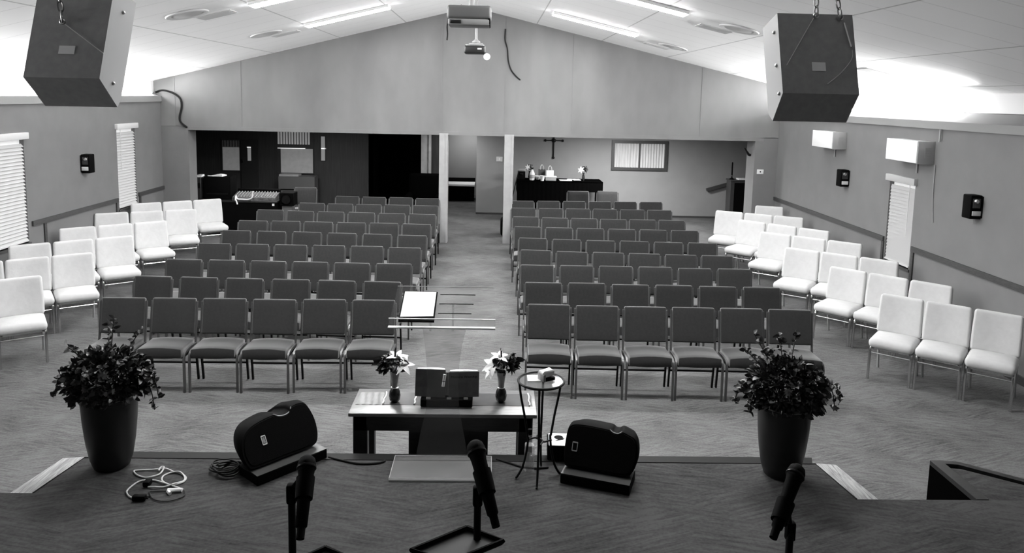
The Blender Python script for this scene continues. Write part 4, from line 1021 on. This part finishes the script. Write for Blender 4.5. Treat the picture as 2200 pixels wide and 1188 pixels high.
def pole_parts(st, S, lean=(0, 0), yb=None):
    x1, y1 = S.x+lean[0], S.y+lean[1]
    obj('pole', MB().tube([(S.x, S.y, S.z+.02), (S.x+lean[0]*.3, S.y+lean[1]*.3, S.z-(S.z-ZS)*.3), (x1, y1, ZS+.03)], .013, 10), M_iron, st, True)
    obj('thread', MB().lathe([(.015, 0), (.0165, .004), (.0165, .035), (.013, .04)], (S.x, S.y, S.z-.03), 12), M_iron, st, True)
    obj('base', MB().lathe([(.15, 0), (.15, .012), (.12, .025), (.02, .035), (.018, .06)], (x1, y1, ZS+.001), 28), M_iron, st, True)
# centre microphone
tC, sC, S, cp, dm, Lm = mic('black microphone in the centre, leaning left over the lectern base', 'black stand of the centre microphone, with a music tray', (1018, 947), (1066, 1132), .031, 2.42, 2.2, .47, lambda c: (aty(1026, 1090, c.y+.062).x, c.y+.062, aty(1026, 1065, c.y+.062).z), None, 'microphones')
pole_parts(sC, S)
def tray(pts, z, par, Sx):
    P = [atz(x, y, z) for x, y in pts]; c = sum(P, Vector())/len(P)
    n = len(P); inner = [c+(p-c)*.93 for p in P]
    obj('tray', MB().hexa([p-Vector((0, 0, .008)) for p in P], [Vector(p) for p in P]), M_traytop, par, True, smooth=False)
    mb = MB(); mb.tube([p+Vector((0, 0, .006)) for p in P]+[P[0]+Vector((0, 0, .006))], .009, 6, cap=False); obj('tray_rim', mb, M_black, par, True)
    obj('tray_clamp', MB().lathe([(.017, -.03), (.017, .0), (.013, .003)], (Sx.x, Sx.y, z-.008), 12), M_black, par, True)
M_traytop = mat('tray_top', .02, .5)
tray([(1003, 1137), (1080, 1166), (968, 1212), (884, 1186)], 1.66, sC, S)
# left microphone
tL2, sL, S, cp, dm, Lm = mic('black microphone on the left, nearly upright before the left monitor', 'black stand of the left microphone', (661, 979), (645, 1158), .031, 2.44, 2.22, .38, lambda c: (aty(627, 1090, c.y+.062).x, c.y+.062, aty(627, 1060, c.y+.062).z), None, 'microphones')
pole_parts(sL, S)
tray([(699, 1180), (760, 1206), (640, 1260), (585, 1232)], 1.5, sL, S)
# right microphone
tR2, sR, S, cp, dm, Lm = mic('black microphone on the right, leaning right before the right planter', 'black stand of the right microphone', (1716, 1000), (1661, 1156), .031, 2.5, 2.3, .62, lambda c: (aty(1698, 1135, c.y+.062).x, c.y+.062, aty(1698, 1140, c.y+.062).z), None, 'microphones')
pole_parts(sR, S, (-.1, -.25))

# ------------------------------------------------------------------ planters
def planter(label, px, py, seed, spill, hi):
    rnd = random.Random(seed); c = atz(px, py, ZS)
    t = thing('potted_plant', label, 'potted plant', (c.x, c.y, ZS), 0, 'tall planters on the stage corners')
    obj('pot', MB().lathe([(0, 0), (.1, 0), (.118, .012), (.14, .08), (.16, .2), (.174, .34), (.181, .46), (.184, .5), (.191, .505), (.191, .532), (.18, .535), (.172, .5), (.0, .49)], seg=40), M_pot, t)
    obj('rim_band', MB().tube([((.189*math.cos(2*PI*k/40)), .189*math.sin(2*PI*k/40), .532) for k in range(41)], .004, 6, cap=False), M_grey, t)
    obj('soil', MB().lathe([(0, .52), (.1, .515), (.176, .505)], seg=24), M_soil, t)
    def f(r):
        a = r.uniform(0, 2*PI); e = math.asin(r.uniform(-.5, 1)); R = r.uniform(.35, 1)**.6
        p = Vector((math.cos(a)*math.cos(e)*.27*R, math.sin(a)*math.cos(e)*.23*R, .63+math.sin(e)*.22*R))
        return p, (math.cos(a)*math.cos(e)+r.uniform(-.6, .6), math.sin(a)*math.cos(e)+r.uniform(-.6, .6), math.sin(e)*.8+r.uniform(-.5, .5))
    obj('foliage', leaf_cloud(1700, f, .028, .065, rnd), M_leaf, t, ang=80)
    obj('highlight_leaves', leaf_cloud(120, lambda r: (lambda q: (Vector((q[0].x*1.04, q[0].y*1.04, .63+(q[0].z-.63)*1.05)), q[1]))(f(r)), .03, .065, rnd), M_leaf2, t, ang=80, label='leaves painted pale as highlights')
    mb = MB(); lv = []; tips = []
    for k in range(16):
        a = rnd.uniform(0, 2*PI); R = rnd.uniform(.1, .3); h = rnd.uniform(.72, hi)
        if k < len(spill): a, R, h = spill[k]
        p0 = Vector((0, 0, .5)); p2 = Vector((R*math.cos(a), R*math.sin(a), h)); p1 = (p0+p2)/2+Vector((0, 0, .12 if h < .7 else .05))
        if h < .6: cps = [p0, Vector((p2.x*.55, p2.y*.55, .68)), Vector((p2.x*.9, p2.y*.9, (.66+h)/2+.06)), p2]
        else: cps = [p0, p1, p2]
        pts = curve_pts(cps, 8); mb.tube(pts, .004, 5)
        for q in pts[6:]:
            for _ in range(2): lv.append((q, (rnd.uniform(-1, 1), rnd.uniform(-1, 1), rnd.uniform(-.4, .9))))
        tips.append(p2)
    obj('stems', mb, M_stem, t)
    it = iter(lv*1)
    obj('spray_leaves', leaf_cloud(len(lv), lambda r: next(it), .03, .055, rnd), M_leaf3, t, ang=80, label='leaf sprays')
    P = Vector((c.x, c.y, ZS))
    for k in range(4):
        a = rnd.uniform(PI, 2*PI); zz = rnd.uniform(.6, .82)
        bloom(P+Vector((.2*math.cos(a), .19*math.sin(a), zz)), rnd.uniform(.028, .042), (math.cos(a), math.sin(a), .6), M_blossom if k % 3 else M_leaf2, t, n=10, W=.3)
M_leaf3 = mat('leaf_spray', .05, .45, var=.6, scale=25); M_blossom = mat('blossom', .3, .6, var=.3, scale=40)
planter('tall dark planter of bushy foliage on the left corner of the stage', 241, 1000, 11, [(PI*1.02, .36, .52), (-.15, .34, .44), (PI*.95, .38, .58), (.1, .33, .5), (PI*.62, .2, .98), (PI*.55, .16, 1.02), (.7, .22, .95), (-.3, .36, .74)], .95)
planter('tall dark planter of bushy foliage on the right corner of the stage', 1676, 1018, 23, [(-.1, .38, .56), (.05, .37, .48), (PI*1.02, .37, .55), (PI*1.1, .3, .5), (PI*.75, .26, .98), (PI*.6, .1, 1.0), (.9, .16, 1.0), (PI*.8, .3, .86)], .92)

# ------------------------------------------------------------------ back right room
def bpt(px, py, y=YB): return aty(px, py, y)
p = bpt(1190, 302, YB-.03)
cr = thing('wall_cross', 'dark ornate cross hanging on the back wall above the black table', 'cross', (p.x, YB-.03, p.z))
zb = bpt(1189, 339, YB-.03).z; zt_ = bpt(1190, 293, YB-.03).z; xl_ = bpt(1172, 303, YB-.03).x-p.x; xr_ = bpt(1209, 303, YB-.03).x-p.x
obj('upright', MB().box2((-.014, -.012, zb-p.z), (.014, .012, zt_-p.z)), M_iron, cr, smooth=False)
obj('crossbar', MB().box2((xl_, -.012, -.014), (xr_, .012, .014)), M_iron, cr, smooth=False)
def knob(x, z, r): return MB().lathe([(0, -.02), (r*.7, -.014), (r, 0), (r*.7, .014), (0, .02)], M=Matrix.Translation((x, 0, z)) @ Matrix.Rotation(PI/2, 4, 'X'), seg=14)
obj('boss', knob(0, 0, .055), M_iron, cr)
for x, z in ((xl_, 0), (xr_, 0), (0, zb-p.z), (0, zt_-p.z)): obj('end_knob', knob(x, z, .034), M_iron, cr)
a, b = bpt(1315, 301), bpt(1432, 367)
wn = thing('framed_window', 'dark framed interior window with pale pleated curtains on the back wall', 'window', ((a.x+b.x)/2, YB, b.z))
fw = .075
obj('frame', MB().box2((a.x, YB-.06, b.z), (b.x, YB, b.z+fw)).box2((a.x, YB-.06, a.z-fw), (b.x, YB, a.z)).box2((a.x, YB-.06, b.z+fw), (a.x+fw, YB, a.z-fw)).box2((b.x-fw, YB-.06, b.z+fw), (b.x, YB, a.z-fw)), M_trimdark, wn, True, smooth=False)
mxx = (a.x+b.x)/2
obj('mullion', MB().box2((mxx-.018, YB-.05, b.z+fw), (mxx+.018, YB-.01, a.z-fw)), M_trimdark, wn, True, smooth=False)
def pleats(x0, x1, z0, z1, y, n, amp=.012):
    mb = MB(); vs = []
    for i in range(n*4+1):
        x = x0+(x1-x0)*i/(n*4); yy = y+amp*math.sin(i*PI/2)
        vs += [(x, yy, z0), (x, yy, z1), (x, yy+.003, z1), (x, yy+.003, z0)]
    k = n*4+1
    fs = [(i*4+q, (i+1)*4+q, (i+1)*4+(q+1) % 4, i*4+(q+1) % 4) for i in range(k-1) for q in range(4)]+[(0, 1, 2, 3), tuple((k-1)*4+q for q in (3, 2, 1, 0))]
    return mb.add(vs, fs)
obj('curtain', pleats(a.x+fw, mxx-.02, b.z+fw, a.z-fw, YB-.02, 9), M_curtain, wn, True); obj('curtain', pleats(mxx+.02, b.x-fw, b.z+fw, a.z-fw, YB-.02, 9), M_curtain, wn, True)
# black table
Yt = 18.7
a, b = bpt(1112, 388, Yt), bpt(1293, 430, Yt)
bt_z = a.z; xa_, xb_ = a.x, b.x
bkt = thing('refreshment_table', 'long table under a black cloth against the back wall', 'table', ((xa_+xb_)/2, Yt+.35, 0))
obj('board', MB().box2((xa_, Yt, bt_z-.03), (xb_, Yt+.7, bt_z-.012)), M_walnut, bkt, True, smooth=False)
for sx in (xa_+.08, xb_-.08):
    for sy in (Yt+.1, Yt+.6): obj('leg', MB().box2((sx-.02, sy-.02, 0), (sx+.02, sy+.02, bt_z-.03)), M_iron, bkt, True, smooth=False)
mb = MB().box2((xa_-.012, Yt-.045, bt_z-.006), (xb_+.012, Yt+.712, bt_z))
mb2 = pleats(xa_-.012, xb_-.34, .16, bt_z-.001, Yt-.03, 16, .005); mb.add(mb2.v, mb2.f)
mb.box2((xb_-.36, Yt-.03, bt_z-.26), (xb_+.012, Yt-.022, bt_z-.003))
mb.box2((xb_+.006, Yt-.012, bt_z-.26), (xb_+.012, Yt+.7, bt_z-.003)).box2((xa_-.012, Yt-.012, bt_z-.3), (xa_-.006, Yt+.7, bt_z-.003))
o = obj('tablecloth', mb, M_blackcloth); tag(o, 'black cloth hanging over the front of the back table', 'tablecloth')
def bt_at(px, dy=.3): r = aty(px, 388, Yt+dy); return Vector((r.x, Yt+dy, bt_z))
def hz(px, py, dy=.3): return aty(px, py, Yt+dy).z-bt_z
q = bt_at(1120); t = thing('coffee_maker', 'black coffee maker at the left end of the back table', 'coffee maker', tuple(q))
obj('body', MB().rbox((0, 0, .11), (.19, .2, .22), .02, 2), M_black, t); obj('lid', MB().rbox((0, .0, .245), (.2, .2, .07), .03, 3), M_grey, t); obj('spout', MB().rbox((0, -.105, .15), (.08, .03, .04), .008, 2), M_iron, t)
q = bt_at(1143, .18); t = thing('soap_bottle', 'white round-shouldered bottle with a dark label on the back table', 'bottle', tuple(q))
obj('bottle', MB().lathe([(0, 0), (.06, 0), (.065, .02), (.065, .16), (.05, .21), (.03, .24), (.028, .27), (.0, .275)], seg=20), M_white_plain, t); obj('label', MB().lathe([(.0655, .05), (.067, .052), (.067, .14), (.0655, .142)], seg=20), M_grey, t, label='dark label')
q = bt_at(1138, .52); t = thing('flower_vase', 'dark vase with one white flower behind the white bottle', 'vase of flowers', tuple(q))
obj('vase', MB().lathe([(.03, 0), (.045, .05), (.03, .16), (.035, .2), (0, .19)], seg=16), M_vase_lo, t)
rnd9 = random.Random(9)
obj('foliage', leaf_cloud(26, lambda r: ((r.uniform(-.03, .05), 0, r.uniform(.22, .36)), (r.uniform(-1, 1), r.uniform(-1, 1), r.uniform(0, 1))), .05, .1, rnd9), M_leaf, t, ang=80)
bloom(Vector(q)+Vector((-.06, -.05, .3)), .075, (-.4, -1, .3), M_petal, t)
def gift(px, m, lab, w_, h_, dy):
    q = bt_at(px, dy); t = thing('gift_bag', lab, 'gift bag', tuple(q), 0, 'gift bags on the back table')
    def tp(p): return (p.x*(1+.0*p.z), p.y, p.z)
    obj('bag', MB().rbox((0, 0, h_/2), (w_, .08, h_), .004, 1), m, t)
    for yy in (-.035, .035): obj('handle', MB().tube([(.045*math.cos(PI*k/10), yy, h_-.005+.12*math.sin(PI*k/10)) for k in range(11)], .008, 6), M_pale, t)
gift(1163.5, mat('bag_grey', .07, .6), 'grey gift bag with a pale handle on the back table', .17, .25, .5)
gift(1181, M_white_plain, 'white gift bag on the back table', .19, .24, .38)
q = bt_at(1155, .29); t = thing('serving_bowl', 'pale shallow bowl on the back table', 'bowl', tuple(q))
obj('bowl', MB().lathe([(.04, 0), (.05, .005), (.1, .07), (.108, .1), (.1, .1), (.045, .012), (0, .01)], seg=24), M_pale, t)
q = bt_at(1165, .07); t = thing('drinking_cup', 'white tapering cup in front of the grey gift bag', 'cup', tuple(q))
obj('cup', MB().lathe([(.04, 0), (.062, .125), (.068, .13), (.058, .128), (.037, .006), (0, .005)], seg=20), M_white_plain, t)
q = bt_at(1183, .17); t = thing('napkin_box', 'low grey box with a white top on the back table', 'box', tuple(q))
obj('box', MB().rbox((0, 0, .045), (.27, .14, .09), .006, 1), M_grey, t); obj('lid', MB().rbox((0, .01, .1), (.3, .18, .02), .005, 1), M_white_plain, t)
for k, (px, dy, w_, rz_) in enumerate(((1215, .25, .32, .05), (1228, .32, .24, -.2), (1238, .18, .2, .15))):
    q = bt_at(px, dy); o = obj('paper_sheet', MB().rbox((0, 0, .006+.012*k), (w_, .22, .012), .002, 1), M_paper); o.location = q; o.rotation_euler = (0, 0, rz_)
    tag(o, ['wide white papers beside the low box on the back table', 'white papers on top of the stack on the back table', 'white paper nearest the right vase on the back table'][k], 'paper', 'papers on the back table')
q = bt_at(1253, .3); t = thing('flower_vase', 'slim dark vase with a white and a dark flower on the back table', 'vase of flowers', tuple(q))
obj('vase', MB().lathe([(.025, 0), (.04, .04), (.036, .1), (.02, .17), (.034, .2), (0, .19)], seg=16), M_vase_lo, t)
obj('foliage', leaf_cloud(30, lambda r: ((r.uniform(-.03, .06), 0, r.uniform(.22, .32)), (r.uniform(-.4, 1), r.uniform(-1, 1), r.uniform(-.3, 1))), .05, .1, rnd9), M_leaf, t, ang=80)
bloom(Vector(q)+Vector((-.07, -.06, .28)), .09, (-.5, -.9, .5), M_petal, t); bloom(Vector(q)+Vector((.06, -.02, .3)), .07, (.5, -.7, .5), M_darkpetal, t, n=8)
p0, p1 = bpt(1114, 368, Yt-.12), bpt(1099, 432, Yt-.12)
st_ = Vector((p1.x-.1, Yt-.12, 0)); dirn = (p0-p1)
p_f = p1+dirn*((0.0-p1.z)/dirn.z)
o = obj('walking_stick', MB().tube([(p_f.x, p_f.y, .012), p0], .012, 8), M_iron); tag(o, 'dark stick leaning at the left end of the back table', 'stick')
# pedestal, candle, handrail
Yd = 18.9
a, b = bpt(1570, 387, Yd), bpt(1606, 387, Yd); ph = a.z; pw = b.x-a.x
pd = thing('pedestal', 'tall dark wooden pedestal in the right back corner', 'pedestal', ((a.x+b.x)/2, Yd+.2, 0))
obj('column', MB().box((0, 0, ph/2-.015), (pw*.92, .36, ph-.03)), M_trimdark, pd, smooth=False); obj('front_board', MB().box((pw*.1, -.185, ph/2-.03), (pw*.7, .012, ph-.08)), M_black, pd, smooth=False); obj('top', MB().rbox((0, 0, ph-.015), (pw, .42, .03), .005, 1), M_trimdark, pd)
q = Vector(((a.x+b.x)/2-.13, Yd+.2, ph)); t = thing('candlestick', 'slim black candlestick on the tall pedestal', 'candlestick', tuple(q))
obj('foot', MB().lathe([(.07, 0), (.065, .012), (.02, .04), (.018, .08), (0, .08)], seg=16), M_iron, t); obj('cup', MB().lathe([(.02, .08), (.03, .1), (.02, .115)], seg=14), M_steel, t); obj('candle', MB().lathe([(.018, .1), (.018, .43), (.008, .45), (0, .45)], seg=12), M_black, t)
q = Vector(((a.x+b.x)/2+.12, Yd+.15, ph)); o = obj('book', MB().rbox((0, 0, .02), (.24, .2, .04), .004, 1), M_white_plain); o.location = q; tag(o, 'white book lying on the tall pedestal', 'book')
p0, p1 = bpt(1518, 408, YB-.08), bpt(1572, 393, YB-.08)
t = thing('handrail', 'short sloping dark wooden handrail on the back wall beside the pedestal', 'handrail', tuple((p0+p1)/2))
p1 = p1+(p1-p0)*.3
obj('rail', MB().tube([p0, p1], .055, 4, up=(0, 1, 0)), M_trimdark, t, True, ang=30)
for f in (.2, .8): pm = p0.lerp(p1, f); obj('bracket', MB().tube([pm, (pm.x, YB-.002, pm.z-.02)], .012, 6), M_iron, t, True)
o = obj('duffel_bag', MB().rbox((0, 0, .2), (.22, .5, .4), .08, 4), M_black); q = aty(1076, 488, YP+.85); o.location = (q.x+.1, YP+1.0, 0); tag(o, 'black bag on the floor behind the right post', 'bag')
q = bpt(1073, 342, YB-.01); t = thing('switch_plate', 'pale switch plate on the back wall left of the right post', 'switch', (q.x, YB, q.z)); obj('plate', MB().rbox((0, -.006, 0), (.17, .01, .13), .003, 1), M_pale, t); obj('rocker', MB().rbox((0, -.013, 0), (.03, .006, .06), .002, 1), M_white_plain, t)

# ------------------------------------------------------------------ corridor and dark store
a, b = bpt(940, 395, 22.2), bpt(1024, 395, 22.2)
t = thing('side_bench', 'dark counter with a white top seen between the two posts', 'counter', ((a.x+b.x)/2, 22.5, 0))
obj('top', MB().box2((a.x-.3, 22.15, a.z-.05), (b.x-.06, 22.9, a.z)), M_white_plain, t, True, smooth=False); obj('body', MB().box2((a.x-.25, 22.2, 0), (b.x-.08, 22.85, a.z-.05)), M_blackcloth, t, True, smooth=False)
obj('backboard', MB().box2((a.x-.3, 22.9, a.z-.05), (b.x-.06, 22.93, a.z+.12)), M_black, t, True, smooth=False)
c = bpt(912, 420, 19.3); t = thing('armchair', 'black rounded armchair standing by the left post in the dark room', 'armchair', (c.x, 19.2, 0))
tz = aty(910, 374, 19.2).z
obj('back', MB().rbox((0, .22, tz*.55), (.85, .2, tz*.9), .09, 5), M_blackcloth, t); obj('seat', MB().rbox((0, -.12, .36), (.7, .6, .2), .06, 4), M_blackcloth, t)
for s_ in (-1, 1): obj('arm', MB().rbox((s_*.39, -.1, .4), (.16, .68, .44), .06, 4), M_blackcloth, t)
for s_ in (-1, 1):
    for f in (-.38, .26): obj('leg', MB().tube([(s_*.38, f, 0), (s_*.38, f, .2)], .025, 8), M_iron, t)
# dark panelling doors, windows, slits
def dk(px, py): return bpt(px, py, YB)
def pane(name, x0, y0, x1, y1, m, label, cat, frame=.03, extra=None):
    a, b = dk(x0, y0), dk(x1, y1); t = thing(name, label, cat, ((a.x+b.x)/2, YB, b.z))
    obj('frame', MB().box2((a.x-frame, YB-.03, b.z-frame), (b.x+frame, YB, b.z)).box2((a.x-frame, YB-.03, a.z), (b.x+frame, YB, a.z+frame)).box2((a.x-frame, YB-.03, b.z), (a.x, YB, a.z)).box2((b.x, YB-.03, b.z), (b.x+frame, YB, a.z)), M_darkpanel, t, True, smooth=False)
    return t, a, b
M_dimpane = mat('dim_blind', .34, .7, var=.1, emit=.05); M_slit = mat('slit_pane', .3, .4, emit=.09); M_glint = mat('glint_bar', .9, .5, emit=.6)  # the bars glow by themselves to imitate glints, they are no lamps
t, a, b = pane('interior_window', 478, 301, 516, 366, M_dimpane, 'dim curtained window at the left of the dark back wall', 'window')
zs_ = dk(497, 315).z
obj('curtain_top', pleats(a.x, b.x, zs_, a.z, YB-.02, 6), mat('dim_curtain', .12, .8), t, True); obj('shade', MB().box2((a.x, YB-.016, b.z), (b.x, YB-.006, zs_-.015)), M_dimpane, t, True, smooth=False); obj('rod', MB().box2((a.x, YB-.02, zs_-.012), (b.x, YB-.008, zs_-.002)), M_grey, t, True, smooth=False)
a, b = dk(518, 300), dk(556, 388)
t = thing('panel_door', 'dark door with a narrow glass slit in the dark back wall', 'door', ((a.x+b.x)/2, YB, 0))
obj('leaf', MB().box2((a.x, YB-.05, 0), (b.x, YB-.005, a.z)), mat('door_dark', .012, .5), t, True, smooth=False)
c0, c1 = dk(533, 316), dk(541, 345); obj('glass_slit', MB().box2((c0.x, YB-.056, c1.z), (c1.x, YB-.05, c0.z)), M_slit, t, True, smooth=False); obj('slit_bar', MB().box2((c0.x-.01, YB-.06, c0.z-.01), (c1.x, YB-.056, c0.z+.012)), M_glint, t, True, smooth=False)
hd = dk(522, 345); obj('handle', MB().rbox((hd.x, YB-.08, hd.z), (.04, .05, .1), .01, 2), M_iron, t, True)
t, a, b = pane('interior_window', 596, 275, 673, 372, M_dimpane, 'wide window with vertical blinds over a grey shade in the dark wall', 'window')
zs_ = dk(630, 310).z; za = dk(630, 318).z
mb = MB(); n = 12
for k in range(n): x = a.x+(b.x-a.x)*.93*(k+.5)/n; mb.box((0, 0, 0), (.05, .003, SOF-.02-zs_), Matrix.Translation((x, YB-.03, (SOF+zs_)/2-.01)) @ Matrix.Rotation(.5, 4, 'Z'))
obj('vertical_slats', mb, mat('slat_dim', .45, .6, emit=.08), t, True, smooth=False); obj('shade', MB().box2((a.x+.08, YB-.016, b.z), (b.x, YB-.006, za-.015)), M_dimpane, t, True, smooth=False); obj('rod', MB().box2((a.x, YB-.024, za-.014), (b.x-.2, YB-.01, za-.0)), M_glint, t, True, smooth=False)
t, a, b = pane('interior_window', 690, 293, 699, 345, M_slit, 'narrow glass slit right of the wide window in the dark wall', 'window', .015)
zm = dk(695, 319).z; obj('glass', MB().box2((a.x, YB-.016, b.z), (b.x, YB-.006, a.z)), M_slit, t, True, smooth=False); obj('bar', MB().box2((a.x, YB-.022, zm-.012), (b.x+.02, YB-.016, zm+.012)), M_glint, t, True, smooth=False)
a, b = bpt(598, 379, 19.2), bpt(676, 412, 19.2)
t = thing('filing_cabinet', 'grey low cabinet under the wide window in the dark room', 'cabinet', ((a.x+b.x)/2, 19.4, 0)); obj('body', MB().box2((a.x, 19.2, 0), (b.x, 19.6, a.z)), mat('cabinet_dim', .08, .6), t, True, smooth=False); obj('top_box', MB().box2((a.x, 19.25, a.z), (a.x+.5, 19.55, a.z+.05)), M_grey, t, True, smooth=False); obj('shelf_line', MB().box2((a.x, 19.19, a.z-.35), (b.x, 19.2, a.z-.32)), M_black, t, True, smooth=False)
# sound desk
Ys = 16.35
a, b = aty(408, 428, Ys), aty(594, 436, Ys); dz = (a.z+b.z)/2
t = thing('sound_desk', 'black sound desk behind the left white chairs', 'desk', ((a.x+b.x)/2, Ys+.35, 0))
obj('worktop', MB().rbox(((a.x+b.x)/2, Ys+.35, dz-.015), (b.x-a.x, .7, .03), .004, 1), M_walnut, t, True); obj('front_panel', MB().box2((a.x+.02, Ys+.02, .0), (b.x-.02, Ys+.04, dz-.03)), M_black, t, True, smooth=False)
for sx in (a.x+.03, b.x-.03): obj('side_panel', MB().box2((sx-.015, Ys+.04, 0), (sx+.015, Ys+.68, dz-.03)), M_black, t, True, smooth=False)
s0 = aty(587, 440, Ys+.018); obj('sticker', MB().box((s0.x, Ys+.018, s0.z), (.05, .004, .05)), M_white_plain, t, True, smooth=False, label='small white sticker')
def sd(px, dy): q = aty(px, 425, Ys+dy); return Vector((q.x, Ys+dy, dz))
xa_, xb_ = sd(506, .3).x, sd(597, .3).x
t = thing('mixing_console', 'grey sloped mixing console with knobs and cables on the sound desk', 'mixing console', ((xa_+xb_)/2, Ys+.3, dz)); wd = xb_-xa_
obj('case', MB().prism([(-.22, .0), (.22, 0), (.22, .17), (-.22, .07)], -wd/2, wd/2, 'x'), mat('console_grey', .1, .45, var=.5, scale=25), t, smooth=False)
mb = MB()
for i in range(14):
    for j in range(5): mb.lathe([(.011, 0), (.009, .02), (0, .021)], (-wd*.44+i*wd*.067, -.17+j*.07, .075+(.05+j*.07)*.235), 8)
obj('knobs', mb, M_pale, t)
obj('rear_case', MB().rbox((0, .2, .15), (wd, .1, .14), .01, 1), M_black, t)
cable('white cable looped over the front of the mixing console', [(lambda v_: Vector((v_.x, v_.y, max(v_.z, dz+.035))))(aty(x, y, Ys+.06)) for x, y in ((543, 411), (541, 424), (533, 432), (519, 432), (510, 427), (507, 421))]+[Vector((aty(507, 426, Ys).x, Ys-.035, dz+.03)), aty(507, 430, Ys-.04), aty(510, 439, Ys-.04)], .016, M_white_plain)
xa_, xb_ = sd(445, .4).x, sd(502, .4).x
t = thing('equipment_rack', 'black equipment case left of the mixing console', 'case', ((xa_+xb_)/2, Ys+.42, dz)); hh = aty(470, 379, Ys+.3).z-dz
obj('case', MB().rbox((0, 0, hh/2), (xb_-xa_, .4, hh), .015, 2), M_black, t); obj('front_strip', MB().box((0, -.203, hh*.25), ((xb_-xa_)*.8, .006, .03)), M_iron, t)
for k, (px, w_, lab, rz_) in enumerate(((428, .2, 'white papers at the left end of the sound desk pile', .1), (466, .34, 'white crumpled papers on top of the black equipment case', -.1))):
    q = sd(px, .38); zz = hh if k else hh
    if k == 0:
        o2 = thing('storage_crate', 'dark crate beside the pier on the sound desk', 'crate', (q.x-.02, q.y, dz)); obj('crate', MB().rbox((0, 0, hh/2-.01), (.26, .34, hh-.02), .01, 1), mat('crate_dark', .02, .6), o2); obj('flap', MB().box((0, -.172, hh*.6), (.24, .006, .12)), M_iron, o2); zz = hh-.02
    mb = MB(); mb.rbox((0, 0, .012), (w_, .22, .024), .004, 2, fn=lambda p: (p.x, p.y, p.z+.02*math.sin(p.x*14+p.y*9)*(1 if p.z > 0 else 0)))
    o = obj('loose_papers', mb, M_paper); o.location = (q.x+(.0 if k == 0 else .02), q.y, dz+zz); o.rotation_euler = (0, 0, rz_); tag(o, lab, 'papers')
q = Vector((aty(613, 428, Ys+.3).x+.07, Ys+.3, 0)); t = thing('subwoofer', 'black cube speaker on a low stand at the right end of the sound desk', 'speaker', tuple(q)); h0 = aty(613, 443, Ys+.1).z; h1 = aty(613, 415, Ys+.1).z
obj('cabinet', MB().rbox((0, 0, (h0+h1)/2), (.32, .34, h1-h0), .012, 1), M_black, t); obj('cone', MB().lathe([(0, .0), (.06, .01), (.1, .03), (.11, .03)], M=Matrix.Translation((0, -.172, (h0+h1)/2)) @ Matrix.Rotation(PI/2, 4, 'X'), seg=20), M_iron, t); obj('stand', MB().box((0, 0, h0/2), (.22, .24, h0)), mat('stand_grey', .1, .7), t, smooth=False)
